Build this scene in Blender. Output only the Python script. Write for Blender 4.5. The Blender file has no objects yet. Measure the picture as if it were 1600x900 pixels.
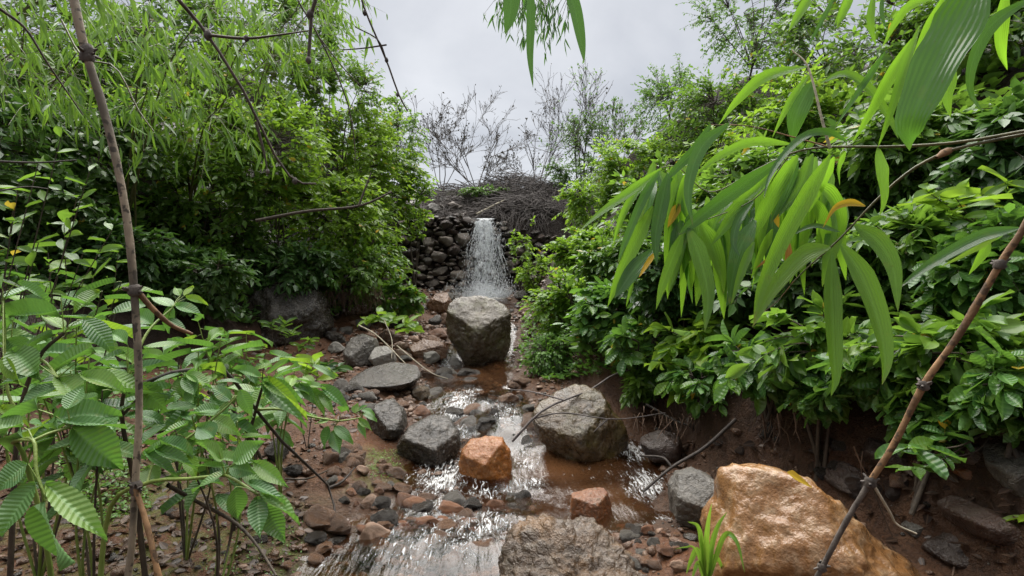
import bpy, math, random
import numpy as np
from mathutils import Vector, Matrix

random.seed(7)
rng = np.random.default_rng(11)
scene = bpy.context.scene
PI = math.pi

# ---------------------------------------------------------------- camera
F = 845.0                      # focal length in photo pixels (photo is 1600 wide)
EYE = 1.30
cam_data = bpy.data.cameras.new("camera")
cam_data.sensor_width = 36.0
cam_data.lens = 36.0 * F / 1600.0
cam_data.clip_start = 0.05
cam_data.clip_end = 2000.0
cam = bpy.data.objects.new("camera", cam_data)
cam.location = (0, 0, EYE)
cam.rotation_euler = (PI / 2, 0, 0)
scene.collection.objects.link(cam)
scene.camera = cam

# ---------------------------------------------------------------- sky, sun, exposure
SUN_EL, SUN_AZ = math.radians(66), math.radians(-12)     # overcast: a broad soft sun ahead and slightly left
world = bpy.data.worlds.new("World")
scene.world = world
world.use_nodes = True
wn, wl = world.node_tree.nodes, world.node_tree.links
wn.clear()
w_out = wn.new("ShaderNodeOutputWorld")
w_bg = wn.new("ShaderNodeBackground")
w_bg.inputs["Strength"].default_value = 0.10
sky = wn.new("ShaderNodeTexSky")
sky.sky_type = 'NISHITA'
sky.sun_disc = False
sky.sun_elevation = SUN_EL
sky.sun_rotation = SUN_AZ
tc = wn.new("ShaderNodeTexCoord")
sep = wn.new("ShaderNodeSeparateXYZ")
wl.new(tc.outputs["Generated"], sep.inputs[0])
zadd = wn.new("ShaderNodeMath"); zadd.operation = 'MAXIMUM'; zadd.inputs[1].default_value = 0.0
wl.new(sep.outputs["Z"], zadd.inputs[0])
zadd2 = wn.new("ShaderNodeMath"); zadd2.operation = 'ADD'; zadd2.inputs[1].default_value = 0.22
wl.new(zadd.outputs[0], zadd2.inputs[0])
dx = wn.new("ShaderNodeMath"); dx.operation = 'DIVIDE'
dy = wn.new("ShaderNodeMath"); dy.operation = 'DIVIDE'
wl.new(sep.outputs["X"], dx.inputs[0]); wl.new(zadd2.outputs[0], dx.inputs[1])
wl.new(sep.outputs["Y"], dy.inputs[0]); wl.new(zadd2.outputs[0], dy.inputs[1])
comb = wn.new("ShaderNodeCombineXYZ")
wl.new(dx.outputs[0], comb.inputs[0]); wl.new(dy.outputs[0], comb.inputs[1])
cn = wn.new("ShaderNodeTexNoise")
cn.inputs["Scale"].default_value = 1.15
cn.inputs["Detail"].default_value = 7
cn.inputs["Roughness"].default_value = 0.52
cn.inputs["Distortion"].default_value = 0.35
wl.new(comb.outputs[0], cn.inputs["Vector"])
cr = wn.new("ShaderNodeValToRGB")
cr.color_ramp.elements[0].position = 0.30
cr.color_ramp.elements[0].color = (.68, .705, .76, 1)
cr.color_ramp.elements[1].position = 0.70
cr.color_ramp.elements[1].color = (1.34, 1.345, 1.36, 1)
wl.new(cn.outputs["Fac"], cr.inputs[0])
mx = wn.new("ShaderNodeMix"); mx.data_type = 'RGBA'
mx.inputs[0].default_value = 0.97
wl.new(sky.outputs[0], mx.inputs[6]); wl.new(cr.outputs[0], mx.inputs[7])
wl.new(mx.outputs[2], w_bg.inputs["Color"])
wl.new(w_bg.outputs[0], w_out.inputs["Surface"])

sun_data = bpy.data.lights.new("sun", 'SUN')
sun_data.energy = 1.5
sun_data.angle = math.radians(78)
sun_data.color = (1.0, 0.97, 0.92)
sun = bpy.data.objects.new("sun", sun_data)
sdir = Vector((math.sin(SUN_AZ) * math.cos(SUN_EL), math.cos(SUN_AZ) * math.cos(SUN_EL), math.sin(SUN_EL)))
sun.rotation_euler = (-sdir).to_track_quat('-Z', 'Y').to_euler()
sun.location = (0, 0, 20)
scene.collection.objects.link(sun)

scene.view_settings.view_transform = 'Standard'
scene.view_settings.look = 'None'
scene.view_settings.exposure = 2.72
scene.view_settings.gamma = 1.0
scene.view_settings.use_curve_mapping = False
scene.cycles.max_bounces = 10
scene.cycles.diffuse_bounces = 4
scene.cycles.transmission_bounces = 6
scene.cycles.transparent_max_bounces = 12
scene.cycles.use_adaptive_sampling = True

# ---------------------------------------------------------------- numeric helpers
_tab = np.random.default_rng(3).uniform(-1, 1, 65536)
def vnoise(p):
    p = np.asarray(p, float)
    i = np.floor(p).astype(np.int64); f = p - i
    u = f * f * f * (f * (f * 6 - 15) + 10)
    out = 0
    for a in (0, 1):
        for b in (0, 1):
            for c in (0, 1):
                h = ((i[..., 0] + a) * 73856093 ^ (i[..., 1] + b) * 19349663 ^ (i[..., 2] + c) * 83492791) & 65535
                w = (u[..., 0] if a else 1 - u[..., 0]) * (u[..., 1] if b else 1 - u[..., 1]) * (u[..., 2] if c else 1 - u[..., 2])
                out = out + w * _tab[h]
    return out
def fbm(p, octaves=4, gain=0.5):
    p = np.asarray(p, float); s = 0; a = 1.0
    for k in range(octaves):
        s = s + a * vnoise(p + 17.3 * k); p = p * 2.03; a *= gain
    return s
def norm(v):
    v = np.asarray(v, float)
    return v / np.maximum(np.linalg.norm(v, axis=-1, keepdims=True), 1e-9)
def P(px, py, Y):
    """the place in the world, Y metres ahead, that stands at a given spot of the photograph"""
    return np.array([(px - 800) / F * Y, Y, EYE - (py - 450) / F * Y])
def smooth(a, b, x):
    t = np.clip((x - a) / (b - a), 0, 1); return t * t * (3 - 2 * t)

# ---------------------------------------------------------------- terrain heights
SY = np.array([-4, 0, 1.5, 2.2, 2.55, 2.95, 3.2, 3.7, 4.0, 4.3, 4.45, 4.8, 5.3, 6.0, 6.7, 7.4, 8.3, 9.4, 10.02, 10.42, 11.6, 13, 30, 400])
SZ = np.array([-.1, .0, .08, .128, .153, .183, .202, .235, .25, .275, .32, .334, .359, .377, .507, .687, .907, 1.133, 1.16, 2.50, 3.36, 3.5, 3.7, 4.0])
CXY = np.array([0, 2.2, 2.7, 3.2, 3.7, 4.3, 5.3, 6.0, 7.4, 9.4, 11])
CXX = np.array([-.4, -.36, .04, .15, .10, -.30, -.45, -.45, -.45, -.47, -.47])
HWX = np.array([.6, .64, .88, .86, .82, .54, .48, .5, .5, .55, .4])
XLY = np.array([-4, 0, 2.0, 3.0, 4.0, 5.0, 6.0, 7.5, 9.0, 10.0, 11, 12, 14])
XLX = np.array([-4.2, -4.0, -3.7, -3.5, -3.2, -3.0, -2.8, -2.45, -2.05, -2.0, -2.3, -3.5, -5.0])
XRY = np.array([-4, 0, 1.6, 2.2, 2.6, 3.2, 4.0, 5.0, 6.0, 7.5, 9.0, 10.0, 11, 12, 14])
XRX = np.array([1.5, 1.5, 1.6, 1.62, 1.45, 1.2, 1.0, .55, .30, .28, .42, .95, 1.6, 3.0, 4.5])
RISE_D = np.array([-1, 0, .12, .35, .9, 1.8, 3.0, 5.0, 8, 40, 400])
RISE_L = np.array([0, 0, .18, .45, .95, 1.8, 2.6, 3.3, 3.7, 5.0, 6.0])
RISE_R = np.array([0, 0, .34, .72, 1.05, 1.7, 2.5, 3.3, 3.8, 5.0, 6.0])
POOL = P(478, 772, 2.9)
_ys = np.arange(-6, 9.9, .02); _k = np.exp(-.5 * (np.arange(-40, 41) * .02 / .24) ** 2); _k /= _k.sum()
_zs = np.convolve(np.pad(np.interp(_ys, SY, SZ), 40, mode='edge'), _k, 'valid')
def base_z(y):
    """long profile of the gully: a smooth fall to the dam's foot, then the dam"""
    f = smooth(9.2, 9.8, y)
    return np.interp(y, _ys, _zs) * (1 - f) + np.interp(y, SY, SZ) * f
def bed_z(x, y):
    """the stream's falling level; its little steps run crooked, not square across"""
    x = np.asarray(x, float); y = np.asarray(y, float)
    w = fbm(np.stack([x * 1.9 + 4, y * .9, x * 0], -1), 3) * .42 * smooth(2.0, 3.2, y) * (1 - smooth(8.8, 9.8, y))
    return base_z(y + w) + .022 * vnoise(np.stack([x * 4, y * 3, x * 0 + 8], -1)) * (1 - smooth(9, 9.8, y))
def ground(x, y, fine=True):
    x = np.asarray(x, float); y = np.asarray(y, float)
    b = bed_z(x, y)
    cx = np.interp(y, CXY, CXX); hw = np.interp(y, CXY, HWX)
    wob = 0.18 * fbm(np.stack([x * .0 + 3.1, y * 1.3, y * 0], -1), 3)
    dl = np.interp(y, XLY, XLX) + wob - x
    dr = x - (np.interp(y, XRY, XRX) + wob * .5)
    far = smooth(10.4, 11.8, y)
    rl = np.interp(dl, RISE_D, RISE_L) * (1 - .72 * far)
    rr = np.interp(dr, RISE_D, RISE_R) * (1 - .72 * far)
    cap = 5.2
    z = b + rl + rr
    z = np.where(z > cap, cap + (z - cap) * .25, z)
    d = (x - cx) / hw
    chan = np.exp(-d ** 4)
    shelf = np.clip((np.abs(x - cx) - hw) * .10, 0, .2) * (1 - far)
    z = z + shelf + .055 - .135 * chan * (1 - smooth(9.8, 10.2, y))
    z = z - .11 * np.exp(-(((x - POOL[0]) / .20) ** 2 + ((y - POOL[1]) / .22) ** 2))
    q = np.stack([x, y, z * .6], -1)
    bank = smooth(0, .6, np.maximum(dl, dr))
    z = z + fbm(q * 1.1, 3) * (.03 + .14 * bank) + fbm(q * 4.5 + 9, 3) * (.022 + .03 * bank)
    if fine:
        z = z + np.abs(fbm(q * 14 + 5, 3)) * .020 - .008
    return z
def hit(px, py, y0=.6, y1=14.0):
    Y = np.linspace(y0, y1, 2700)
    x = (px - 800) / F * Y; z = EYE - (py - 450) / F * Y
    g = ground(x, Y)
    k = np.nonzero(z < g)[0]
    return float(Y[k[0]]) if len(k) else None

# ---------------------------------------------------------------- object helpers
C = scene.collection.objects
def set_props(o, label=None, cat=None, group=None, kind=None):
    if label: o["label"] = label
    if cat: o["category"] = cat
    if group: o["group"] = group
    if kind: o["kind"] = kind
    return o
def thing(name, label, cat, loc, group=None):
    o = bpy.data.objects.new(name, None)
    o.empty_display_size = .05
    o.location = tuple(loc); C.link(o)
    return set_props(o, label, cat, group)
def link(name, me, parent=None, mat=None):
    o = bpy.data.objects.new(name, me); C.link(o)
    if mat is not None and not me.materials: me.materials.append(mat)
    if parent is not None: o.parent = parent
    return o
def raw_mesh(name, verts, loop_v, loop_tot, uv=None, attrs=None, smooth_shade=True):
    me = bpy.data.meshes.new(name)
    verts = np.ascontiguousarray(verts, dtype=np.float32).reshape(-1, 3)
    loop_v = np.ascontiguousarray(loop_v, dtype=np.int32).ravel()
    loop_tot = np.ascontiguousarray(loop_tot, dtype=np.int32).ravel()
    me.vertices.add(len(verts)); me.vertices.foreach_set("co", verts.ravel())
    me.loops.add(len(loop_v)); me.loops.foreach_set("vertex_index", loop_v)
    me.polygons.add(len(loop_tot))
    st = np.zeros(len(loop_tot), np.int32); st[1:] = np.cumsum(loop_tot)[:-1]
    me.polygons.foreach_set("loop_start", st)
    me.polygons.foreach_set("use_smooth", np.full(len(loop_tot), smooth_shade, dtype=bool))
    if uv is not None:
        l = me.uv_layers.new(name="UVMap")
        l.data.foreach_set("uv", np.ascontiguousarray(uv, dtype=np.float32).ravel())
    for k, v in (attrs or {}).items():
        a = me.attributes.new(k, 'FLOAT', 'POINT')
        a.data.foreach_set("value", np.ascontiguousarray(v, dtype=np.float32).ravel())
    me.update(calc_edges=True)
    return me
class Tpl:
    """a small mesh to be repeated: verts (V,3), faces list, per-vertex uv"""
    def __init__(s, v, faces, uv):
        s.v = np.array(v, float); s.lv = np.array([i for f in faces for i in f], np.int32)
        s.lt = np.array([len(f) for f in faces], np.int32); s.uv = np.array(uv, float)
def scatter_mesh(name, tpl, pos, side, dirn, nrm, length, width, tint=None, smooth_shade=True):
    """one mesh of many copies of tpl: x along side*width, y along dirn*length, z along nrm*length"""
    n, V = len(pos), len(tpl.v)
    t = tpl.v
    co = (pos[:, None, :] + t[None, :, 0:1] * (side * width[:, None])[:, None, :]
          + t[None, :, 1:2] * (dirn * length[:, None])[:, None, :]
          + t[None, :, 2:3] * (nrm * length[:, None])[:, None, :])
    lv = (tpl.lv[None, :] + (np.arange(n) * V)[:, None]).ravel()
    lt = np.tile(tpl.lt, n)
    uv = np.tile(tpl.uv[tpl.lv], (n, 1))
    if tint is None: tint = rng.random(n)
    return raw_mesh(name, co, lv, lt, uv, {"tint": np.repeat(tint, V)}, smooth_shade)
def tubes_mesh(name, paths, radii, sides=5):
    """paths: list of (K,3) arrays, radii: list of (K,) arrays"""
    vs, lv, off, uvs = [], [], 0, []
    ang = np.arange(sides) * 2 * PI / sides
    ca, sa = np.cos(ang), np.sin(ang)
    for p, r in zip(paths, radii):
        p = np.asarray(p, float); r = np.broadcast_to(np.asarray(r, float), (len(p),))
        K = len(p)
        t = norm(np.gradient(p, axis=0))
        ref = np.array([0., 0, 1]) if abs(t[:, 2]).mean() < .8 else np.array([1., 0, 0])
        a = norm(np.cross(t, ref)); b = np.cross(t, a)
        ring = p[:, None, :] + r[:, None, None] * (a[:, None, :] * ca[None, :, None] + b[:, None, :] * sa[None, :, None])
        vs.append(ring.reshape(-1, 3))
        k = np.arange(K - 1)[:, None] * sides; j = np.arange(sides)[None, :]; j2 = (j + 1) % sides
        q = np.stack([k + j, k + j2, k + sides + j2, k + sides + j], -1) + off
        lv.append(q.reshape(-1, 4)); off += K * sides
    lv = np.concatenate(lv)
    return raw_mesh(name, np.concatenate(vs), lv, np.full(len(lv), 4))
def spline(pts, n):
    pts = np.asarray(pts, float)
    if len(pts) == 2: return pts[0] + (pts[1] - pts[0]) * np.linspace(0, 1, n)[:, None]
    q = np.concatenate([[2 * pts[0] - pts[1]], pts, [2 * pts[-1] - pts[-2]]])
    t = np.linspace(0, len(pts) - 1 - 1e-6, n); i = t.astype(int); f = (t - i)[:, None]
    a, b, c, d = q[i], q[i + 1], q[i + 2], q[i + 3]
    return .5 * (2 * b + (c - a) * f + (2 * a - 5 * b + 4 * c - d) * f ** 2 + (3 * b - a - 3 * c + d) * f ** 3)
def P_path(pts, n): return spline([P(*p) for p in pts], n)

# ---------------------------------------------------------------- materials
class NT:
    def __init__(s, name):
        s.m = bpy.data.materials.new(name); s.m.use_nodes = True
        s.n, s.l = s.m.node_tree.nodes, s.m.node_tree.links
        s.n.clear(); s.out = s.n.new("ShaderNodeOutputMaterial")
    def node(s, typ, **kw):
        x = s.n.new(typ)
        for k, v in kw.items(): setattr(x, k, v)
        return x
    def put(s, sock, v):
        if v is None: return
        if isinstance(v, bpy.types.NodeSocket): s.l.new(v, sock)
        else: sock.default_value = v
    def math(s, op, a, b=None, c=None, clamp=False):
        x = s.node("ShaderNodeMath", operation=op); x.use_clamp = clamp
        for k, v in enumerate((a, b, c)):
            if v is not None: s.put(x.inputs[k], v)
        return x.outputs[0]
    def mix(s, f, a, b, mode='MIX'):
        x = s.node("ShaderNodeMix", data_type='RGBA', blend_type=mode)
        s.put(x.inputs[0], f)
        for k, v in ((6, a), (7, b)):
            if isinstance(v, tuple): v = (*v[:3], 1)
            s.put(x.inputs[k], v)
        return x.outputs[2]
    def noise(s, vec, scale, detail=4, rough=.55, dist=0.0):
        x = s.node("ShaderNodeTexNoise")
        if vec is not None: s.l.new(vec, x.inputs["Vector"])
        x.inputs["Scale"].default_value = scale; x.inputs["Detail"].default_value = detail
        x.inputs["Roughness"].default_value = rough; x.inputs["Distortion"].default_value = dist
        return x.outputs["Fac"]
    def ramp(s, fac, stops):
        x = s.node("ShaderNodeValToRGB"); e = x.color_ramp.elements
        while len(e) < len(stops): e.new(.5)
        for k, (p, c) in enumerate(stops):
            e[k].position = p
            e[k].color = (c, c, c, 1) if isinstance(c, (int, float)) else (*c[:3], 1)
        s.l.new(fac, x.inputs[0]); return x.outputs[0]
    def bump(s, h, strength, dist, nrm=None):
        x = s.node("ShaderNodeBump")
        x.inputs["Strength"].default_value = strength; x.inputs["Distance"].default_value = dist
        s.l.new(h, x.inputs["Height"])
        if nrm is not None: s.l.new(nrm, x.inputs["Normal"])
        return x.outputs[0]
    def bsdf(s, color, rough, nrm=None, spec=.5):
        x = s.node("ShaderNodeBsdfPrincipled")
        if isinstance(color, tuple): color = (*color[:3], 1)
        s.put(x.inputs["Base Color"], color); s.put(x.inputs["Roughness"], rough)
        s.put(x.inputs["Specular IOR Level"], spec)
        if nrm is not None: s.l.new(nrm, x.inputs["Normal"])
        return x.outputs[0]
    def mixsh(s, f, a, b):
        x = s.node("ShaderNodeMixShader"); s.put(x.inputs[0], f)
        s.l.new(a, x.inputs[1]); s.l.new(b, x.inputs[2]); return x.outputs[0]
    def done(s, sh): s.l.new(sh, s.out.inputs["Surface"]); return s.m
    def objvec(s): return s.node("ShaderNodeTexCoord").outputs["Object"]
    def pos(s): return s.node("ShaderNodeNewGeometry").outputs["Position"]
    def rand(s): return s.node("ShaderNodeObjectInfo").outputs["Random"]
    def attr(s, name): return s.node("ShaderNodeAttribute", attribute_name=name).outputs["Fac"]
    def scaled(s, vec, sc, rot=(0, 0, 0)):
        x = s.node("ShaderNodeMapping"); s.l.new(vec, x.inputs[0])
        x.inputs["Scale"].default_value = sc; x.inputs["Rotation"].default_value = rot
        return x.outputs[0]

def leaf_material(name, dark, light, through, rough=.38, tfac=.38, veins=None, spec=.5, underside=1.25, rare=None, hue=True, spots=0.0):
    """veins: None, ('parallel',) or ('pinnate', K, slant)"""
    t = NT(name)
    r = t.math('FRACT', t.math('ADD', t.attr("tint"), t.rand()))
    col = t.mix(r, dark, light)
    thr = t.mix(r, tuple(.72 * c for c in through), through)
    if rare:
        isr = t.math('GREATER_THAN', r, 1 - rare[0])
        col = t.mix(isr, col, rare[1]); thr = t.mix(isr, thr, rare[2])
    uv = t.node("ShaderNodeUVMap").outputs[0]
    sx = t.node("ShaderNodeSeparateXYZ"); t.l.new(uv, sx.inputs[0])
    u, v = sx.outputs[0], sx.outputs[1]
    au = t.math('ABSOLUTE', u)
    if hue:
        r2 = t.rand()
        f2 = t.math('MULTIPLY', t.math('ABSOLUTE', t.math('SUBTRACT', r2, .5)), 1.5)
        alt = t.mix(t.math('GREATER_THAN', r2, .5), t.mix(1.0, col, (.72, .80, .95), 'MULTIPLY'), t.mix(1.0, col, (1.45, 1.12, .60), 'MULTIPLY'))
        col = t.mix(f2, col, alt)
    rib = t.math('SUBTRACT', 1.0, t.math('MULTIPLY', au, 11.0), clamp=True)
    col = t.mix(t.math('MULTIPLY', rib, .45), col, tuple(min(1, c * 1.9 + .03) for c in light))
    blot = t.noise(t.pos(), 55, 3)
    col = t.mix(t.ramp(blot, [(.35, 0.0), (.75, .30)]), col, tuple(c * .62 for c in dark))
    if spots:
        sp = t.noise(t.pos(), 170, 2, .5)
        col = t.mix(t.math('MULTIPLY', t.ramp(sp, [(.70, 0.0), (.735, 1.0)]), spots), col, (.06, .035, .012))
        pt = t.noise(t.pos(), 26, 3, .6)
        col = t.mix(t.math('MULTIPLY', t.ramp(pt, [(.60, 0.0), (.72, 1.0)]), spots * .55), col, (.22, .20, .04))
    nrm = None
    if veins:
        if veins[0] == 'parallel':
            tip = t.math('ADD', t.ramp(v, [(.90, 0.0), (.97, 1.0)]), t.math('MULTIPLY', t.noise(t.pos(), 40, 2), .0))
            col = t.mix(t.math('MULTIPLY', tip, t.math('MULTIPLY', r, .9)), col, (.25, .16, .06))
            w = t.math('SINE', t.math('MULTIPLY', u, 55.0))
            nrm = t.bump(w, .22, .0012)
            col = t.mix(t.math('MULTIPLY', t.math('ADD', w, 1.0), .06), col, light)
        else:
            ph = t.math('SUBTRACT', t.math('MULTIPLY', v, veins[1]), t.math('MULTIPLY', au, veins[2]))
            w = t.math('COSINE', t.math('MULTIPLY', ph, 2 * PI))
            line = t.math('POWER', t.math('MULTIPLY', t.math('ADD', w, 1.0), .5), 6.0)
            nrm = t.bump(w, .28, .003)
            col = t.mix(t.math('MULTIPLY', line, .17), col, tuple(min(1, c * 1.8 + .02) for c in light))
    back = t.node("ShaderNodeNewGeometry").outputs["Backfacing"]
    col = t.mix(t.math('MULTIPLY', back, .6), col, tuple(min(1, c * underside + .012) for c in light))
    rg = t.math('ADD', rough, t.math('MULTIPLY', back, .22))
    b = t.bsdf(col, rg, nrm, spec)
    tr = t.node("ShaderNodeBsdfTranslucent"); t.put(tr.inputs["Color"], thr)
    if nrm is not None: t.l.new(nrm, tr.inputs["Normal"])
    return t.done(t.mixsh(tfac, b, tr.outputs[0]))

def rock_material(name, a, b, c, rough=(.25, .55), scale=6.0, bump=.6, moss=None, layers=None, crack=.45):
    t = NT(name); v = t.objvec()
    off = t.node("ShaderNodeVectorMath", operation='ADD'); t.l.new(v, off.inputs[0])
    ri = t.node("ShaderNodeCombineXYZ"); r = t.rand()
    t.l.new(t.math('MULTIPLY', r, 31.0), ri.inputs[0]); t.l.new(t.math('MULTIPLY', r, 17.0), ri.inputs[1])
    t.l.new(ri.outputs[0], off.inputs[1]); v = off.outputs[0]
    n1 = t.noise(v, scale, 6, .62, .4); n2 = t.noise(v, scale * 5, 5, .65); n3 = t.noise(v, scale * 24, 3, .6)
    col = t.mix(t.ramp(n1, [(.32, 0.0), (.68, 1.0)]), a, b)
    col = t.mix(t.ramp(n2, [(.48, 0.0), (.72, .85)]), col, c)
    col = t.mix(t.ramp(n3, [(.30, .45), (.52, 0.0)]), col, tuple(x * .35 for x in a))
    tone = t.math('ADD', .52, t.math('MULTIPLY', r, .38))
    cmb = t.node("ShaderNodeCombineXYZ")
    for k in range(3): t.l.new(tone, cmb.inputs[k])
    col = t.mix(1.0, col, cmb.outputs[0], 'MULTIPLY')
    if layers:
        wv = t.noise(t.scaled(v, layers), 1.0, 4, .6)
        col = t.mix(t.ramp(wv, [(.40, .55), (.55, 0.0)]), col, tuple(x * .45 for x in a))
    crk = t.node("ShaderNodeTexVoronoi", feature='DISTANCE_TO_EDGE')
    dv = t.node("ShaderNodeVectorMath", operation='ADD'); t.l.new(v, dv.inputs[0])
    dn = t.node("ShaderNodeTexNoise"); dn.inputs["Scale"].default_value = scale * 1.6; dn.inputs["Detail"].default_value = 4; t.l.new(v, dn.inputs["Vector"])
    dsc = t.node("ShaderNodeVectorMath", operation='SCALE'); dsc.inputs["Scale"].default_value = .9 / scale
    t.l.new(dn.outputs["Color"], dsc.inputs[0]); t.l.new(dsc.outputs[0], dv.inputs[1])
    t.l.new(dv.outputs[0], crk.inputs["Vector"]); crk.inputs["Scale"].default_value = scale * .75
    line = t.ramp(crk.outputs["Distance"], [(0.0, 1.0), (.022, 0.0)])
    col = t.mix(t.math('MULTIPLY', line, t.ramp(n1, [(.45, 0.0), (.6, crack)])), col, tuple(x * .3 for x in a))
    rg = t.ramp(n2, [(.3, rough[0]), (.7, rough[1])])
    if moss:
        gz = t.node("ShaderNodeSeparateXYZ"); t.l.new(t.node("ShaderNodeNewGeometry").outputs["Normal"], gz.inputs[0])
        mk = t.math('MULTIPLY', t.ramp(t.noise(v, scale * 1.4, 5, .6), [(.5, 0.0), (.66, 1.0)]), moss[1])
        col = t.mix(mk, col, moss[0])
    h = t.math('ADD', t.math('MULTIPLY', n1, .5), t.math('ADD', t.math('MULTIPLY', n2, .32), t.math('MULTIPLY', n3, .12)))
    h = t.math('SUBTRACT', h, t.math('MULTIPLY', line, .14 * crack))
    return t.done(t.bsdf(col, rg, t.bump(h, bump, .06), .55))

def bark_material(name, a, b, scale=30, spots=None, rough=.7):
    t = NT(name); v = t.pos()
    n = t.noise(t.scaled(v, (1, 1, .25)), scale, 5, .65)
    n2 = t.noise(v, scale * 3, 3)
    col = t.mix(t.ramp(n, [(.35, 0.0), (.65, 1.0)]), a, b)
    if spots:
        n3 = t.noise(v, scale * 2.2, 2, .5)
        col = t.mix(t.ramp(n3, [(.56, 0.0), (.62, .85)]), col, spots)
        n4 = t.noise(v, scale * .30, 3, .5)
        col = t.mix(t.ramp(n4, [(.52, 0.0), (.62, .7)]), col, tuple(x * .5 for x in a))
    return t.done(t.bsdf(col, rough, t.bump(t.math('ADD', n, n2), .5, .004), .4))

M = {}
# foliage
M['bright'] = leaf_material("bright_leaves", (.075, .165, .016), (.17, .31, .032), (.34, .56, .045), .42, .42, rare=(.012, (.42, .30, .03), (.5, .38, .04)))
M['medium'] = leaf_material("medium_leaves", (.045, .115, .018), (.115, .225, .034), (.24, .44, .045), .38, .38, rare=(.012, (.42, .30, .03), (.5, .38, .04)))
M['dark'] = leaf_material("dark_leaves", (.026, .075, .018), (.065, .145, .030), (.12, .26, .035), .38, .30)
M['broad'] = leaf_material("broad_leaves", (.035, .108, .022), (.100, .210, .045), (.20, .42, .05), .33, .34, ('pinnate', 7, .55), .5, rare=(.012, (.42, .30, .03), (.5, .38, .04)), spots=.6)
M['fine'] = leaf_material("tree_leaves", (.045, .105, .025), (.10, .20, .045), (.20, .38, .06), .45, .36)
M['left_bamboo'] = leaf_material("bamboo_canopy_leaves", (.055, .135, .022), (.125, .25, .040), (.28, .50, .05), .38, .42)
M['grey_leaves'] = leaf_material("withered_leaves", (.035, .03, .024), (.085, .072, .055), (.06, .055, .04), .6, .25)
M['bamboo'] = leaf_material("bamboo_leaf", (.045, .125, .020), (.090, .205, .034), (.28, .56, .032), .30, .50, ('parallel',), .55, spots=.8)
M['bamboo_dark'] = leaf_material("bamboo_dark_leaf", (.026, .078, .022), (.055, .135, .032), (.13, .32, .03), .20, .34, ('parallel',), .6, hue=False, spots=.5)
M['bamboo_yellow'] = leaf_material("bamboo_yellow_leaf", (.45, .27, .02), (.62, .42, .03), (.75, .50, .04), .4, .35, ('parallel',))
M['bamboo_brown'] = leaf_material("bamboo_brown_leaf", (.26, .14, .04), (.42, .22, .06), (.45, .22, .05), .5, .3, ('parallel',))
M['ribbed'] = leaf_material("ribbed_leaf", (.060, .150, .040), (.120, .240, .075), (.18, .40, .05), .40, .30, ('pinnate', 13, 2.6), .55, spots=.8)
M['ribbed_young'] = leaf_material("ribbed_young_leaf", (.10, .22, .025), (.16, .30, .035), (.32, .52, .04), .36, .40, ('pinnate', 13, 2.6))
M['grass'] = leaf_material("grass_blades", (.09, .22, .025), (.17, .33, .04), (.30, .52, .05), .42, .38, ('parallel',))
M['cover'] = leaf_material("cover_leaves", (.05, .13, .02), (.13, .26, .04), (.20, .40, .05), .45, .32)
M['litter'] = leaf_material("dead_leaves", (.028, .015, .010), (.10, .055, .030), (.06, .03, .015), .5, .12)
# wood
M['twig'] = bark_material("twig_bark", (.030, .022, .016), (.085, .065, .045), 40)
M['green_stem'] = bark_material("green_stem", (.11, .17, .03), (.20, .26, .06), 25, None, .45)
M['bamboo_stem'] = bark_material("bamboo_stem", (.06, .065, .025), (.13, .12, .05), 30, None, .4)
M['pale_stem'] = bark_material("pale_stem", (.28, .25, .18), (.45, .40, .30), 30)
M['old_cane'] = bark_material("old_cane", (.13, .108, .08), (.34, .275, .195), 22, (.03, .024, .02))
M['brown_cane'] = bark_material("brown_cane", (.14, .075, .035), (.30, .17, .08), 22, (.05, .03, .018))
M['node'] = bark_material("cane_node", (.035, .028, .024), (.12, .10, .085), 50)
M['grey_twig'] = bark_material("grey_twigs", (.045, .038, .036), (.125, .105, .098), 20)
M['dark_twig'] = bark_material("dark_twigs", (.022, .017, .014), (.06, .048, .04), 30)
M['root'] = bark_material("roots", (.06, .035, .022), (.16, .10, .065), 30)
# rock
M['tan'] = rock_material("tan_rock", (.25, .112, .036), (.35, .180, .074), (.49, .35, .215), (.08, .26), 3.2, .55, None, None, .08)
M['orange'] = rock_material("orange_rock", (.235, .078, .014), (.32, .112, .022), (.40, .20, .075), (.15, .38), 7.0, .6, None, None, .10)
M['rust'] = rock_material("rust_rock", (.16, .054, .018), (.26, .098, .030), (.13, .11, .08), (.22, .5), 8.0, .6)
M['olive'] = rock_material("olive_rock", (.046, .030, .014), (.165, .095, .036), (.29, .20, .115), (.14, .40), 4.5, .75, ((.085, .072, .018), .40))
M['heart'] = rock_material("boulder_rock", (.062, .043, .024), (.130, .098, .060), (.26, .22, .165), (.14, .40), 4.5, .95, ((.085, .080, .024), .6), None, .25)
M['grey'] = rock_material("grey_rock", (.068, .060, .049), (.145, .128, .105), (.24, .215, .18), (.22, .5), 7.0, .7)
M['dark'+'_rock'] = rock_material("dark_rock", (.024, .019, .015), (.058, .046, .035), (.12, .098, .075), (.10, .34), 7.0, .75)
M['brown'] = rock_material("brown_rock", (.105, .048, .023), (.215, .110, .058), (.30, .19, .115), (.15, .42), 8.0, .65)
M['pink'] = rock_material("pinkish_rock", (.25, .14, .085), (.38, .25, .17), (.30, .16, .09), (.3, .55), 7.0, .5)
M['pale'] = rock_material("pale_rock", (.24, .22, .19), (.36, .34, .30), (.17, .15, .12), (.25, .5), 8.0, .5)
M['mottled'] = rock_material("mottled_rock", (.095, .060, .037), (.20, .135, .088), (.28, .225, .165), (.10, .32), 5.0, 1.0, ((.17, .09, .035), .6))
M['bank'] = rock_material("bank_rock", (.050, .030, .022), (.105, .060, .042), (.13, .095, .07), (.22, .5), 5.0, .9, None, (3, 3, 14))
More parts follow.
